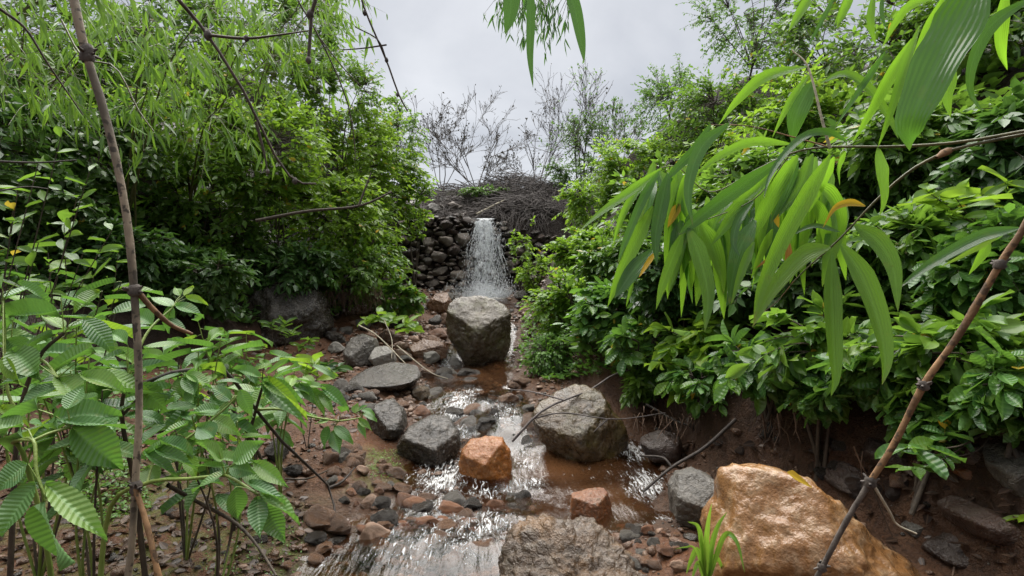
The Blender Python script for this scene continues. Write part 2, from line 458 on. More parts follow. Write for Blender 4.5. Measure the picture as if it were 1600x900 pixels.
M['wall'] = rock_material("wall_stone", (.14, .115, .098), (.34, .285, .24), (.24, .165, .11), (.3, .6), 8.0, .6)

def ground_material():
    t = NT("wet_soil"); v = t.pos()
    n1 = t.noise(v, 1.3, 5, .6, .5); n2 = t.noise(v, 9, 6, .65, .3); n3 = t.noise(v, 60, 4, .65)
    col = t.mix(t.ramp(n1, [(.35, 0.0), (.65, 1.0)]), (.112, .042, .016), (.066, .032, .015))
    col = t.mix(t.ramp(n2, [(.48, 0.0), (.75, .9)]), col, (.165, .078, .036))
    col = t.mix(t.ramp(n3, [(.30, .7), (.50, 0.0)]), col, (.018, .011, .008))
    col = t.mix(t.math('MULTIPLY', t.attr("bank"), .88), col, t.mix(n2, (.007, .0055, .0045), (.024, .016, .011)))  # dark bank earth, with shade of the overhanging foliage painted into its colour
    col = t.mix(t.math('MULTIPLY', t.attr("wet"), .8), col, t.mix(n2, (.020, .012, .008), (.060, .034, .020)))
    moss = t.math('MULTIPLY', t.attr("moss"), t.ramp(t.noise(v, 16, 5, .65), [(.42, 0.0), (.58, 1.0)]))
    col = t.mix(moss, col, t.mix(n3, (.045, .075, .012), (.13, .17, .03)))
    rg = t.math('SUBTRACT', t.ramp(n1, [(.38, .34), (.60, .72)]), t.math('MULTIPLY', t.attr('wet'), .18))
    h = t.math('ADD', t.math('MULTIPLY', n2, .6), t.math('ADD', t.math('MULTIPLY', n3, .35), t.math('MULTIPLY', t.noise(v, 26, 4, .7, .8), .5)))
    return t.done(t.bsdf(col, rg, t.bump(h, 1.0, .045), .32))
M['soil'] = ground_material()

def water_material():
    t = NT("stream_water"); v = t.pos()
    vs = t.scaled(v, (1.0, .20, .6))
    w1 = t.noise(vs, 24, 4, .6, 1.4); w2 = t.noise(vs, 70, 3, .6, .8)
    foam = t.attr("foam")
    h = t.math('ADD', w1, t.math('MULTIPLY', w2, .35))
    st = t.node("ShaderNodeBump"); st.inputs["Distance"].default_value = .03
    t.l.new(t.math('ADD', .12, t.math('MULTIPLY', foam, .34)), st.inputs["Strength"]); t.l.new(h, st.inputs["Height"])
    nrm = st.outputs[0]
    tr = t.node("ShaderNodeBsdfTransparent"); tr.inputs["Color"].default_value = (.70, .56, .42, 1)
    mud = t.bsdf((.15, .066, .026), .25, nrm, .3)
    body = t.mixsh(t.math('SUBTRACT', t.math('ADD', .12, t.math('MULTIPLY', t.attr('pool'), .42)), t.math('MULTIPLY', foam, .30), None, True), tr.outputs[0], mud)
    gl = t.node("ShaderNodeBsdfGlossy"); gl.inputs["Roughness"].default_value = .06
    gl.inputs["Color"].default_value = (1, 1, 1, 1); t.l.new(nrm, gl.inputs["Normal"])
    fr = t.node("ShaderNodeFresnel"); fr.inputs["IOR"].default_value = 1.36; t.l.new(nrm, fr.inputs["Normal"])
    wat = t.mixsh(fr.outputs[0], body, gl.outputs[0])
    fn = t.noise(t.scaled(v, (1.0, .22, .6)), 46, 5, .68, 1.6)
    fn2 = t.noise(v, 9, 3, .6)
    k = t.math('ADD', t.math('MULTIPLY', foam, .25), t.math('ADD', fn, t.math('MULTIPLY', fn2, .12)))
    f = t.math('MULTIPLY', t.ramp(k, [(.770, 0.0), (.90, 1.0)]), .72)
    fb = t.bsdf((.78, .78, .77), .4, t.bump(fn, .8, .02), .5)
    return t.done(t.mixsh(f, wat, fb))
M['water'] = water_material()
def spray_material(name, alpha):
    t = NT(name)
    d = t.bsdf((.80, .82, .84), .25, None, .6)
    tl = t.node("ShaderNodeBsdfTranslucent"); tl.inputs["Color"].default_value = (.80, .83, .86, 1)
    w = t.mixsh(.4, d, tl.outputs[0])
    tr = t.node("ShaderNodeBsdfTransparent")
    n = t.noise(t.scaled(t.pos(), (1, 1, .35)), 60, 4, .7)
    return t.done(t.mixsh(t.ramp(n, [(.36, alpha * .25), (.6, alpha)]), tr.outputs[0], w))
M['fall'] = spray_material("falling_water", .85)
def sheet_material(name):
    t = NT(name)
    d = t.bsdf((.80, .82, .84), .25, None, .6)
    tl = t.node("ShaderNodeBsdfTranslucent"); tl.inputs["Color"].default_value = (.80, .83, .86, 1)
    w = t.mixsh(.4, d, tl.outputs[0])
    tr = t.node("ShaderNodeBsdfTransparent")
    n = t.noise(t.scaled(t.pos(), (1, 1, .10)), 34, 5, .7, .3); n2 = t.noise(t.scaled(t.pos(), (1, 1, .5)), 16, 4, .65)
    k = t.math('ADD', t.math('MULTIPLY', n, .6), t.math('MULTIPLY', n2, .5))
    k = t.math('ADD', k, t.math('MULTIPLY', t.attr("edge"), -.16))
    return t.done(t.mixsh(t.ramp(k, [(.47, 0.0), (.58, .96)]), tr.outputs[0], w))
M['sheet'] = sheet_material("falling_sheet")
M['drop'] = spray_material("water_drops", .9)
# ================================================================ THE SETTING
def grow(start, step, ratio, end):
    v = [start]
    while v[-1] < end: v.append(v[-1] + step); step *= ratio
    return v
gx = np.concatenate([-np.array(grow(3.2, .06, 1.13, 400))[::-1], np.arange(-3.17, 3.18, .028), np.array(grow(3.2, .06, 1.13, 400))])
gy = np.concatenate([-np.array(grow(-.6, .15, 1.3, 60))[::-1], np.arange(-.5, 11.8, .034), np.array(grow(11.82, .06, 1.13, 500))])
X, Y = np.meshgrid(gx, gy)
Z = ground(X, Y)
nx_, ny_ = len(gx), len(gy)
idx = (np.arange(ny_ - 1)[:, None] * nx_ + np.arange(nx_ - 1)[None, :])
quads = np.stack([idx, idx + 1, idx + nx_ + 1, idx + nx_], -1).reshape(-1, 4)
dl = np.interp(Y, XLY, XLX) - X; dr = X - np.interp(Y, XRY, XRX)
bank_earth_shade = np.maximum(smooth(-.30, .30, np.maximum(dl, dr)), smooth(9.7, 10.2, Y))  # mask of the painted bank shade and of the dark earth above the dam
moss_a = np.zeros_like(X)
for (px, py, s, a) in ((600, 728, .16, 1.), (380, 860, .30, .7), (250, 870, .4, .6), (170, 780, .45, .9), (560, 760, .10, .5), (420, 800, .2, .5)):
    q = P(px, py, hit(px, py)); moss_a = np.maximum(moss_a, a * np.exp(-((X - q[0]) ** 2 + (Y - q[1]) ** 2) / s ** 2))
moss_a = np.maximum(moss_a, .8 * smooth(11.2, 11.7, Y))
wet_a = np.exp(-(np.abs(X - np.interp(Y, CXY, CXX)) / (np.interp(Y, CXY, HWX) * 1.12)) ** 6) * (Y < 10)
me = raw_mesh("ground", np.stack([X, Y, Z], -1), quads, np.full(len(quads), 4), None, {"bank": bank_earth_shade.ravel(), "moss": moss_a.ravel(), "wet": wet_a.ravel()})
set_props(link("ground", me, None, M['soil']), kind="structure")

# ---- the stream: a water sheet that the bed rises through
wx = np.arange(-2.3, 1.75, .013); wy = np.arange(1.6, 9.95, .016)
WX, WY = np.meshgrid(wx, wy)
cxw = np.interp(WY, CXY, CXX); hww = np.interp(WY, CXY, HWX)
foam = np.zeros_like(WX)
FOAM = [(715, 650, .16, .40, 1.0), (735, 625, .12, .3, .8), (690, 752, .22, .28, 1.05), (660, 790, .26, .26, .68), (600, 850, .25, .25, .5), (700, 860, .26, .3, .70),
        (760, 835, .18, .25, .8), (640, 895, .4, .2, .55), (985, 712, .14, .30, 1.0), (1010, 765, .15, .32, 1.0), (1045, 815, .12, .22, .85), (960, 760, .3, .25, .45), (900, 800, .25, .2, .4), (830, 775, .16, .12, .75), (760, 780, .2, .15, .8),
        (700, 575, .12, .4, .9), (805, 550, .10, .45, 1.0), (790, 660, .16, .35, .8), (820, 735, .14, .3, .7), (770, 640, .25, .3, .5), (760, 470, .45, .6, .9), (810, 500, .2, .7, .9), (715, 690, .14, .3, .8), (680, 620, .15, .4, .4)]
for (px, py, sx, sy, a) in FOAM:
    yy = hit(px, py)
    q = P(px, py, yy); foam = np.maximum(foam, a * np.exp(-((WX - q[0]) / sx) ** 2 - ((WY - q[1]) / sy) ** 2))
foam = np.clip(foam * 1.12, 0, 1.15)
pool_a = np.zeros_like(WX)
for (px, py, sx, sy, a) in ((880, 745, .34, .22, 1.), (835, 735, .2, .15, 1.), (930, 790, .25, .2, .7), (478, 768, .4, .35, 1.), (1040, 850, .2, .2, .8), (730, 595, .3, .35, .5), (610, 600, .3, .2, .6)):
    q = P(px, py, hit(px, py)); pool_a = np.maximum(pool_a, a * np.exp(-((WX - q[0]) / sx) ** 2 - ((WY - q[1]) / sy) ** 2))
rip = fbm(np.stack([WX * 11, WY * 4, WX * 0], -1), 3) * .026 + fbm(np.stack([WX * 40 + 2 * np.sin(WY * 3), WY * 10, WX * 0 + 4], -1), 2) * .007
calm = fbm(np.stack([WX * 9, WY * 7, WX * 0], -1), 2) * .0022
WZ = bed_z(WX, WY) - .006 + calm + foam * rip * .48
gz = ground(WX, WY)
lid = (np.abs(WX - cxw) < hww * 1.35) | (np.hypot(WX - POOL[0], WY - POOL[1]) < .45)
keep = (WZ > gz - .03) & lid
k4 = keep[:-1, :-1] | keep[1:, :-1] | keep[:-1, 1:] | keep[1:, 1:]
nwx = len(wx)
idx = (np.arange(len(wy) - 1)[:, None] * nwx + np.arange(nwx - 1)[None, :])
quads = np.stack([idx, idx + 1, idx + nwx + 1, idx + nwx], -1)[k4]
used = np.unique(quads); remap = np.full(WX.size, -1); remap[used] = np.arange(len(used))
vv = np.stack([WX, WY, WZ], -1).reshape(-1, 3)[used]
me = raw_mesh("stream_water", vv, remap[quads], np.full(len(quads), 4), None, {"foam": foam.ravel()[used], "pool": pool_a.ravel()[used]})
set_props(link("stream_water", me, None, M['water']), kind="structure")

# ---------------------------------------------------------------- rocks
def ico(sub):
    import bmesh
    bm = bmesh.new(); bmesh.ops.create_icosphere(bm, subdivisions=sub, radius=1)
    v = np.array([x.co[:] for x in bm.verts]); f = np.array([[q.index for q in p.verts] for p in bm.faces]); bm.free()
    return v, f
ICO = {k: ico(k) for k in (1, 2, 3, 4, 5, 6)}
def facet(v, planes, k=28):
    for (nx, ny, nz, d) in planes:
        n = norm(np.array([nx, ny, nz])); s = v @ n
        over = np.logaddexp(0, (s - d) * k) / k
        v = v - over[:, None] * n[None, :] * .96
    return v
def random_planes(r, n, lo=.62, hi=.9):
    return [(*norm(r.normal(size=3)), r.uniform(lo, hi)) for _ in range(n)]
def proto_rock(seed, sub, nplanes, amp=.10):
    r = np.random.default_rng(seed); v, f = ICO[sub]
    w = facet(v.copy(), random_planes(r, nplanes, .52, .86), 60)
    w = w + v * (fbm(v * 1.7 + seed, 3) * amp + fbm(v * 6 + seed, 2) * amp * .25)[:, None]
    w = w - (w.max(0) + w.min(0)) / 2
    w = w / (w.max(0) - w.min(0)) * 2
    return w, f
def tri_mesh(name, v, f): return raw_mesh(name, v, f, np.full(len(f), 3))
ROCK_ME = {}
def rock_mesh(k, mat):
    if (k, mat) not in ROCK_ME:
        v, f = proto_rock(100 + k, 4 if k < 6 else 3, 11 + k % 4)
        me = tri_mesh("stone", v, f); me.materials.append(M[mat]); ROCK_ME[(k, mat)] = me
    return ROCK_ME[(k, mat)]

def traced_rock(name, label, outline, mat, Yc, depth, planes=(), sub=6, amp=.05, seed=1, block=.62, fine=.012, sink=0.0):
    """a solid boulder: its girth follows the outline, its depth and facets are its own"""
    o = np.array(outline, float); c = (o.max(0) + o.min(0)) / 2
    if o[:, 1].max() < 890:                       # rest it on the ground that shows at its foot
        yg = hit(c[0], o[:, 1].max() - 2)
        if yg: Yc = yg + .45 * depth
    q = o - c; q[:, 1] *= -1
    if sink: q[:, 1] = np.where(q[:, 1] < 0, q[:, 1] * (1 + sink), q[:, 1])
    R = np.abs(q).max()
    v, f = ICO[sub]
    th = np.arctan2(v[:, 2], v[:, 0])
    tt = np.linspace(-PI, PI, 361)
    ra = np.zeros(361)
    for i, a in enumerate(tt):
        d = np.array([math.cos(a), math.sin(a)]); best = 0
        for j in range(len(q)):
            p0, p1 = q[j], q[(j + 1) % len(q)]; e = p1 - p0
            den = d[0] * e[1] - d[1] * e[0]
            if abs(den) < 1e-9: continue
            s = (p0[0] * e[1] - p0[1] * e[0]) / den; u = (p0[0] * d[1] - p0[1] * d[0]) / den
            if s > 0 and -.001 <= u <= 1.001: best = max(best, s)
        ra[i] = best
    r = np.interp(th, tt, ra) / R
    s = np.sqrt(v[:, 0] ** 2 + v[:, 2] ** 2) ** block
    w = np.stack([s * r * np.cos(th), np.sign(v[:, 1]) * np.abs(v[:, 1]) ** .85, s * r * np.sin(th)], -1)
    w = facet(w, planes)
    scale = R / F * Yc
    w = w * np.array([scale, depth, scale])
    n = norm(w)
    sc = 1 / max(scale, .05)
    w = w + n * (fbm(w * 2.2 * sc + seed * 7, 4) * amp * scale + np.abs(fbm(w * 6 * sc + seed, 4)) * fine * 2.2 * scale)[:, None]
    me = tri_mesh(name, w, f)
    ob = link(name, me, None, M[mat])
    ob.location = tuple(P(c[0], c[1], Yc))
    return set_props(ob, label, "boulder" if R > 30 else "rock")

# the heart-shaped boulder in mid-stream
traced_rock("boulder", "tall pale-topped boulder standing in mid-stream below the waterfall",
    [(703, 480), (712, 466), (740, 459), (765, 464), (788, 477), (798, 492), (798, 520), (790, 548), (780, 578), (762, 584), (738, 578), (716, 557), (703, 532), (698, 505)],
    'heart', 6.35, .46, [(0.05, -.66, .75, .46), (-.60, -.78, -.16, .46), (.58, -.78, -.18, .42), (.15, -.6, -.80, .58), (.9, 0, .2, .86)], seed=3, amp=.06, fine=.012, sink=.06)
traced_rock("boulder", "large olive-brown boulder with tan flat top on the stream's right side",
    [(834, 652), (848, 632), (880, 613), (905, 606), (940, 614), (956, 628), (972, 650), (980, 680), (978, 715), (963, 731), (930, 737), (895, 726), (868, 706), (845, 682)],
    'olive', 3.72, .34, [(-.18, -.62, .76, .50), (.50, -.84, .05, .55), (-.45, -.85, -.28, .66), (.85, -.1, .5, .80), (.1, -.75, -.65, .70)], seed=5, amp=.06, fine=.012, sink=.08)
traced_rock("boulder", "rounded rusty-orange boulder sitting in the rapids",
    [(720, 704), (733, 688), (764, 685), (785, 688), (797, 705), (800, 730), (795, 752), (770, 763), (740, 765), (723, 753), (718, 726)],
    'orange', 3.25, .16, [(-.2, -.55, .8, .70), (.65, -.72, .2, .72), (-.6, -.75, -.1, .72), (.1, -.95, -.2, .80)], seed=9, amp=.04, sink=.12)
traced_rock("boulder", "angular rust-red block with an orange right face in shallow water",
    [(894, 776), (925, 768), (948, 766), (957, 785), (963, 818), (950, 830), (915, 824), (891, 812)],
    'rust', 2.72, .12, [(.80, -.60, .1, .42), (-.42, -.90, .05, .50), (.05, -.3, .95, .56), (-.2, -.7, -.7, .62)], seed=12, amp=.025, sink=.2)
traced_rock("boulder", "huge wet tan boulder filling the lower right bank",
    [(1114, 872), (1122, 845), (1142, 805), (1146, 778), (1152, 756), (1168, 742), (1196, 736), (1232, 744), (1265, 762), (1310, 795), (1350, 830), (1390, 865), (1415, 902), (1425, 980), (1300, 1040), (1120, 1010)],
    'tan', 1.98, .34, [(.42, -.62, .66, .66), (-.35, -.80, .48, .56), (-.25, -.80, -.55, .36), (.2, -.95, .15, .66)], seed=15, amp=.085, fine=.014, block=.55)
traced_rock("boulder", "grey boulder wedged between the stream and the huge tan boulder",
    [(1051, 765), (1063, 744), (1090, 736), (1115, 748), (1132, 768), (1139, 797), (1131, 818), (1105, 830), (1073, 822), (1052, 802)],
    'grey', 2.62, .17, [(-.2, -.6, .75, .62), (.4, -.85, .2, .66), (-.5, -.8, -.2, .70), (0, -.7, -.7, .7)], seed=18, amp=.04, sink=.12)
traced_rock("boulder", "broad low mottled rock at the stream's near edge",
    [(788, 878), (800, 848), (830, 832), (880, 833), (920, 842), (950, 856), (976, 872), (996, 898), (1004, 930), (995, 960), (900, 985), (800, 960), (783, 900)],
    'mottled', 2.12, .24, [(-.05, -.66, .75, .40), (.25, -.55, .80, .48), (-.5, -.55, .6, .58)], seed=21, amp=.075, fine=.05)
traced_rock("boulder", "dark grey boulder left of the small rapids with a wet flat top",
    [(622, 690), (640, 668), (672, 652), (700, 655), (716, 680), (720, 700), (705, 722), (670, 730), (640, 722), (628, 708)],
    'dark_rock', 3.9, .26, [(.25, -.55, .80, .45), (-.2, -.9, -.2, .62), (.7, -.7, 0, .66)], seed=24, amp=.05, sink=.1)
traced_rock("boulder", "dark grey boulder under the leafy sprig at the stream's left edge",
    [(575, 650), (590, 630), (608, 625), (628, 642), (634, 664), (626, 680), (600, 682), (580, 672)],
    'dark_rock', 4.4, .2, [(.25, -.6, .75, .52), (-.5, -.8, 0, .6)], seed=27, amp=.05, sink=.12)
traced_rock("boulder", "big dark boulder half hidden under the left bank shrubs",
    [(392, 490), (408, 455), (440, 441), (472, 441), (495, 456), (506, 482), (512, 508), (500, 524), (468, 535), (420, 540), (394, 520)],
    'dark_rock', 6.6, .55, [(.35, -.75, .5, .55), (.6, -.8, -.1, .60), (-.3, -.9, .2, .66)], seed=30, amp=.06, sink=.1)
traced_rock("boulder", "grey rounded boulder left of the wet slab",
    [(539, 548), (548, 528), (565, 522), (585, 530), (592, 548), (588, 566), (565, 573), (545, 568)],
    'grey', 6.0, .22, [(-.2, -.7, .7, .6), (.5, -.8, .1, .64)], seed=33, amp=.05, sink=.1)
traced_rock("boulder", "pale grey boulder leaning on the grey rounded one",
    [(577, 560), (585, 543), (600, 540), (615, 549), (619, 563), (612, 574), (592, 577)],
    'pale', 5.75, .15, [(0, -.6, .8, .55), (.4, -.9, -.1, .62)], seed=36, amp=.04, sink=.12)
traced_rock("flat_slab", "flat wet slab shining beside the stream",
    [(545, 592), (570, 578), (610, 566), (650, 574), (657, 588), (640, 602), (590, 606), (550, 604)],
    'dark_rock', 5.35, .32, [(0, -.25, .97, .10)], seed=39, amp=.02, sink=.3)
traced_rock("boulder", "red-brown boulder behind and left of the tall boulder",
    [(667, 476), (680, 458), (698, 455), (704, 468), (702, 486), (682, 491), (668, 488)],
    'brown', 7.9, .25, [(0, -.5, .85, .5), (-.4, -.85, 0, .6)], seed=42, amp=.05, sink=.1)
traced_rock("boulder", "flat-topped brown block on the bank left of the tall boulder",
    [(640, 540), (660, 530), (692, 534), (701, 545), (698, 558), (670, 562), (645, 556)],
    'brown', 6.5, .2, [(0, -.5, .85, .40), (.3, -.9, 0, .6)], seed=45, amp=.04, sink=.12)
# rocks in the dark right bank
for (lab, out, mat, Yd, dep, sd) in (
    ("rust-coloured slab set in the dark right bank", [(1500, 738), (1520, 728), (1548, 735), (1554, 752), (1540, 764), (1512, 758)], 'rust', 2.35, .12, 51),
    ("grey rock face at the right edge of the bank", [(1558, 715), (1580, 698), (1625, 695), (1640, 740), (1630, 790), (1590, 788), (1566, 760)], 'grey', 2.25, .14, 54),
    ("long dark red slab low in the right bank", [(1490, 800), (1520, 785), (1570, 800), (1610, 830), (1600, 856), (1550, 848), (1505, 826)], 'bank', 2.12, .14, 57),
    ("dark brown slab below the long red one", [(1440, 838), (1475, 826), (1530, 850), (1570, 880), (1550, 912), (1490, 890), (1450, 862)], 'bank', 2.02, .13, 60),
    ("small grey stone on the dark right bank", [(1417, 826), (1430, 817), (1450, 820), (1456, 832), (1440, 838), (1422, 836)], 'grey', 2.2, .06, 63),
    ("brown stone under the leaves above the olive boulder", [(993, 615), (1004, 602), (1024, 600), (1035, 612), (1032, 626), (1010, 630)], 'brown', 4.0, .12, 66),
    ("dark ledge stone high in the right bank", [(1340, 700), (1365, 688), (1410, 695), (1430, 712), (1400, 728), (1355, 722)], 'bank', 2.75, .14, 69),
    ("dark brown stone behind the huge tan boulder", [(1290, 735), (1320, 722), (1355, 735), (1362, 760), (1330, 770), (1300, 760)], 'bank', 2.55, .12, 72),
    ("dark stone beside the grey rock face", [(1490, 700), (1515, 690), (1550, 700), (1556, 722), (1525, 728), (1498, 720)], 'bank', 2.42, .12, 75),
    ("wet dark stone at the foot of the right bank", [(1000, 690), (1030, 672), (1065, 680), (1080, 705), (1050, 722), (1012, 715)], 'bank', 3.3, .16, 78)):
    traced_rock("bank_stone", lab, out, mat, Yd, dep, random_planes(np.random.default_rng(sd), 5, .55, .75), 5, .06, sd)

# ---- single stones in and beside the stream: (px, foot py, width, height, material, what singles it out)
STONES = [
 (606, 536, 38, 26, 'brown', "brown stone under the young plant on the left bank"),
 (518, 531, 32, 16, 'dark_rock', "dark flat stone beside the big dark boulder"),
 (524, 551, 30, 20, 'pale', "wet grey stone left of the grey rounded boulder"),
 (672, 568, 28, 24, 'pale', "pale upright stone between the slab and the tall boulder"),
 (645, 552, 24, 17, 'grey', "small grey stone beside the flat-topped brown block"),
 (706, 578, 30, 24, 'pale', "white-grey stone touching the tall boulder's left foot"),
 (665, 592, 26, 19, 'brown', "brown stone at the right end of the wet slab"),
 (656, 629, 28, 30, 'olive', "olive-brown upright stone above the dark grey boulder"),
 (657, 652, 28, 20, 'rust', "rusty stone resting behind the dark grey boulder"),
 (735, 601, 26, 14, 'dark_rock', "dark stone below the tall boulder"),
 (748, 668, 34, 30, 'dark_rock', "black wet stone splitting the small rapids"),
 (770, 666, 28, 34, 'dark_rock', "dark wedge stone right of the small rapids"),
 (708, 801, 42, 36, 'grey', "mossy grey-brown stone in the rapids below the orange boulder"),
 (689, 833, 28, 27, 'rust', "red-brown pointed stone in the near rapids"),
 (582, 856, 52, 42, 'pink', "pinkish flat-topped stone at the left edge of the near rapids"),
 (496, 829, 54, 40, 'brown', "red-brown stone at the left pool's near edge"),
 (528, 836, 30, 28, 'grey', "grey stone right of the red-brown one by the pool"),
 (744, 879, 42, 38, 'dark_rock', "dark two-toned stone in the near rapids"),
 (708, 899, 36, 42, 'brown', "brown-grey stone left of the dark two-toned stone"),
 (490, 851, 34, 18, 'dark_rock', "dark flat stone below the red-brown pool stone"),
 (428, 718, 42, 38, 'dark_rock', "dark stone under the ribbed leaves on the left ground"),
 (818, 797, 30, 34, 'dark_rock', "black rounded stone right of the orange boulder"),
 (800, 792, 20, 26, 'grey', "small upright grey stone beside the black rounded one"),
 (826, 712, 30, 36, 'dark_rock', "dark stone against the olive boulder's left side"),
 (806, 700, 22, 26, 'dark_rock', "small dark stone left of the olive boulder"),
 (895, 744, 15, 15, 'brown', "small brown stone under the olive boulder's front"),
 (1000, 838, 26, 15, 'dark_rock', "dark flat stone in rubble right of the rust-red block"),
 (1022, 856, 22, 18, 'grey', "grey stone in the rubble above the mottled rock"),
 (1042, 872, 28, 20, 'rust', "reddish stone in the rubble near the grass tuft"),
 (985, 893, 44, 24, 'grey', "grey stone at the mottled rock's right end"),
 (1012, 888, 24, 20, 'brown', "brown stone between the mottled rock and the grass tuft"),
 (1060, 893, 24, 18, 'pink', "pinkish stone at the foot of the grass tuft"),
 (578, 790, 26, 18, 'pink', "pale pink stone on the red gravel left of the foam"),
 (536, 722, 20, 17, 'grey', "grey pebble-like stone by the moss patch"),
 (627, 775, 30, 20, 'brown', "flat brown stone at the foam's left edge"),
 (560, 560, 22, 12, 'brown', "small brown stone in front of the grey rounded boulder"),
 (632, 565, 22, 13, 'grey', "small grey stone right of the pale grey boulder"),
 (700, 512, 26, 26, 'brown', "brown stone at the tall boulder's left shoulder"),
 (684, 526, 30, 15, 'rust', "red-brown flat stone left of the tall boulder"),
 (575, 508, 34, 18, 'dark_rock', "dark stone under the earth overhang on the left"),
 (610, 512, 30, 18, 'dark_rock', "dark stone beneath the hanging green shrub"),
 (650, 610, 22, 16, 'pink', "pale brown stone on the gravel below the wet slab"),
 (690, 606, 24, 15, 'dark_rock', "dark stone left of the water below the tall boulder"),
 (815, 600, 28, 16, 'brown', "brown stone at the water's right edge by dry branches"),
 (800, 636, 30, 16, 'brown', "brown stone in the shallow water above the olive boulder"),
 (650, 705, 20, 17, 'brown', "brown stone on the dark grey boulder's left foot"),
 (565, 742, 20, 15, 'pink', "pink stone on the red soil left of the moss"),
 (610, 765, 18, 14, 'grey', "grey stone on the red gravel under the moss"),
 (520, 760, 24, 18, 'grey', "grey stone at the pool's right edge"),
 (455, 745, 28, 20, 'dark_rock', "dark stone at the pool's far edge"),
 (700, 470, 20, 16, 'grey', "grey stone at the foot of the stone wall"),
 (820, 470, 34, 20, 'dark_rock', "dark wet stone right of the waterfall's foot"),
 (730, 462, 30, 18, 'dark_rock', "dark wet stone left of the waterfall's foot"),
 (780, 462, 36, 24, 'dark_rock', "black rounded stone in the waterfall's splash"),
]
TERR = {}
def put_stone(name, px, py, w, h, mat, label=None, group=None, k=None, r=random, lift=.33):
    yd = hit(px, py)
    if yd is None: return None
    sx, sz = w / 2 / F * yd, h / 2 / F * yd
    sy = sx * r.uniform(.7, 1.0)
    o = bpy.data.objects.new(name, rock_mesh(r.randrange(12) if k is None else k, mat)); C.link(o)
    p = P(px, py, yd)
    o.location = (p[0], p[1] + sy * .6, p[2] + sz * (.42 - lift * .5))
    o.rotation_euler = (r.uniform(-.25, .25), r.uniform(-.2, .2), r.choice((0, PI)) + r.uniform(-.5, .5))
    o.scale = (sx * 1.04, sy, sz * (1 + lift * .4))
    return set_props(o, label, "stone", group)
for i, (px, py, w, h, mat, lab) in enumerate(STONES):
    put_stone("stone", px, py, w, h * 1.15, mat, lab, k=i % 6, lift=-.25)
# the countless smaller ones: those one can still pick out are things, told apart only by where they lie
ZONES = [
 ("in the near rapids", "small stones in the near rapids", [(560, 790), (780, 790), (800, 895), (480, 895)], 60, (18, 54), ('brown', 'dark_rock', 'brown', 'rust')),
 ("on the left gravel by the moss patch", "small stones on the left gravel", [(500, 690), (640, 735), (640, 800), (520, 800)], 40, (12, 38), ('brown', 'dark_rock', 'rust', 'brown')),
 ("on the gravel below the wet slab", "small stones below the wet slab", [(520, 608), (690, 606), (690, 645), (540, 650)], 36, (12, 34), ('brown', 'brown', 'grey', 'dark_rock')),
 ("on the left bank above the wet slab", "small stones above the wet slab", [(510, 510), (700, 495), (690, 570), (520, 575)], 32, (12, 32), ('brown', 'grey', 'dark_rock', 'pink')),
 ("in the rubble right of the mottled rock", "small stones right of the mottled rock", [(965, 825), (1065, 828), (1090, 895), (1000, 895)], 26, (12, 28), ('brown', 'rust', 'dark_rock', 'grey')),
 ("in the rapids above the orange boulder", "small stones above the orange boulder", [(690, 590), (830, 600), (840, 690), (700, 690)], 38, (16, 44), ('dark_rock', 'brown', 'dark_rock', 'grey')),
 ("on the damp soil under the ribbed-leaf plants", "small stones under the ribbed-leaf plants", [(250, 760), (450, 790), (470, 890), (280, 890)], 18, (11, 28), ('brown', 'dark_rock', 'brown', 'grey')),
 ("at the foot of the stone wall", "small stones at the wall's foot", [(655, 455), (720, 458), (700, 480), (660, 478)], 10, (9, 16), ('grey', 'brown', 'dark_rock', 'grey')),
 ("on the shaded right bank", "small stones on the shaded right bank", [(990, 640), (1300, 690), (1480, 790), (1440, 800), (1150, 715), (1010, 690)], 28, (14, 44), ('bank', 'bank', 'brown', 'dark_rock')),
]
ADJ = dict(brown='brown', dark_rock='dark grey', rust='rust-red', grey='light grey', pink='pale pinkish', bank='dark brown')
def in_poly(x, y, poly):
    c = False; n = len(poly)
    for i in range(n):
        (x1, y1), (x2, y2) = poly[i], poly[(i + 1) % n]
        if (y1 > y) != (y2 > y) and x < (x2 - x1) * (y - y1) / (y2 - y1) + x1: c = not c
    return c
rr_ = random.Random(5)
def sample_poly(poly, r):
    xs = [p[0] for p in poly]; ys = [p[1] for p in poly]
    while True:
        x, y = r.uniform(min(xs), max(xs)), r.uniform(min(ys), max(ys))
        if in_poly(x, y, poly): return x, y
for lab, grp, poly, n, (a, b), mats in ZONES:
    for _ in range(n):
        x, y = sample_poly(poly, rr_)
        w = a + (b - a) * rr_.random() ** 2
        mt = rr_.choice(mats)
        wet_ = 'rapids' in lab
        put_stone("stone", x, y, w, w * (rr_.uniform(.75, 1.05) if wet_ else rr_.uniform(.55, .85)), mt, f"small {ADJ[mt]} stone {lab}", f"small {ADJ[mt]} stones {lab}", None, rr_, -.75 if wet_ else .33)

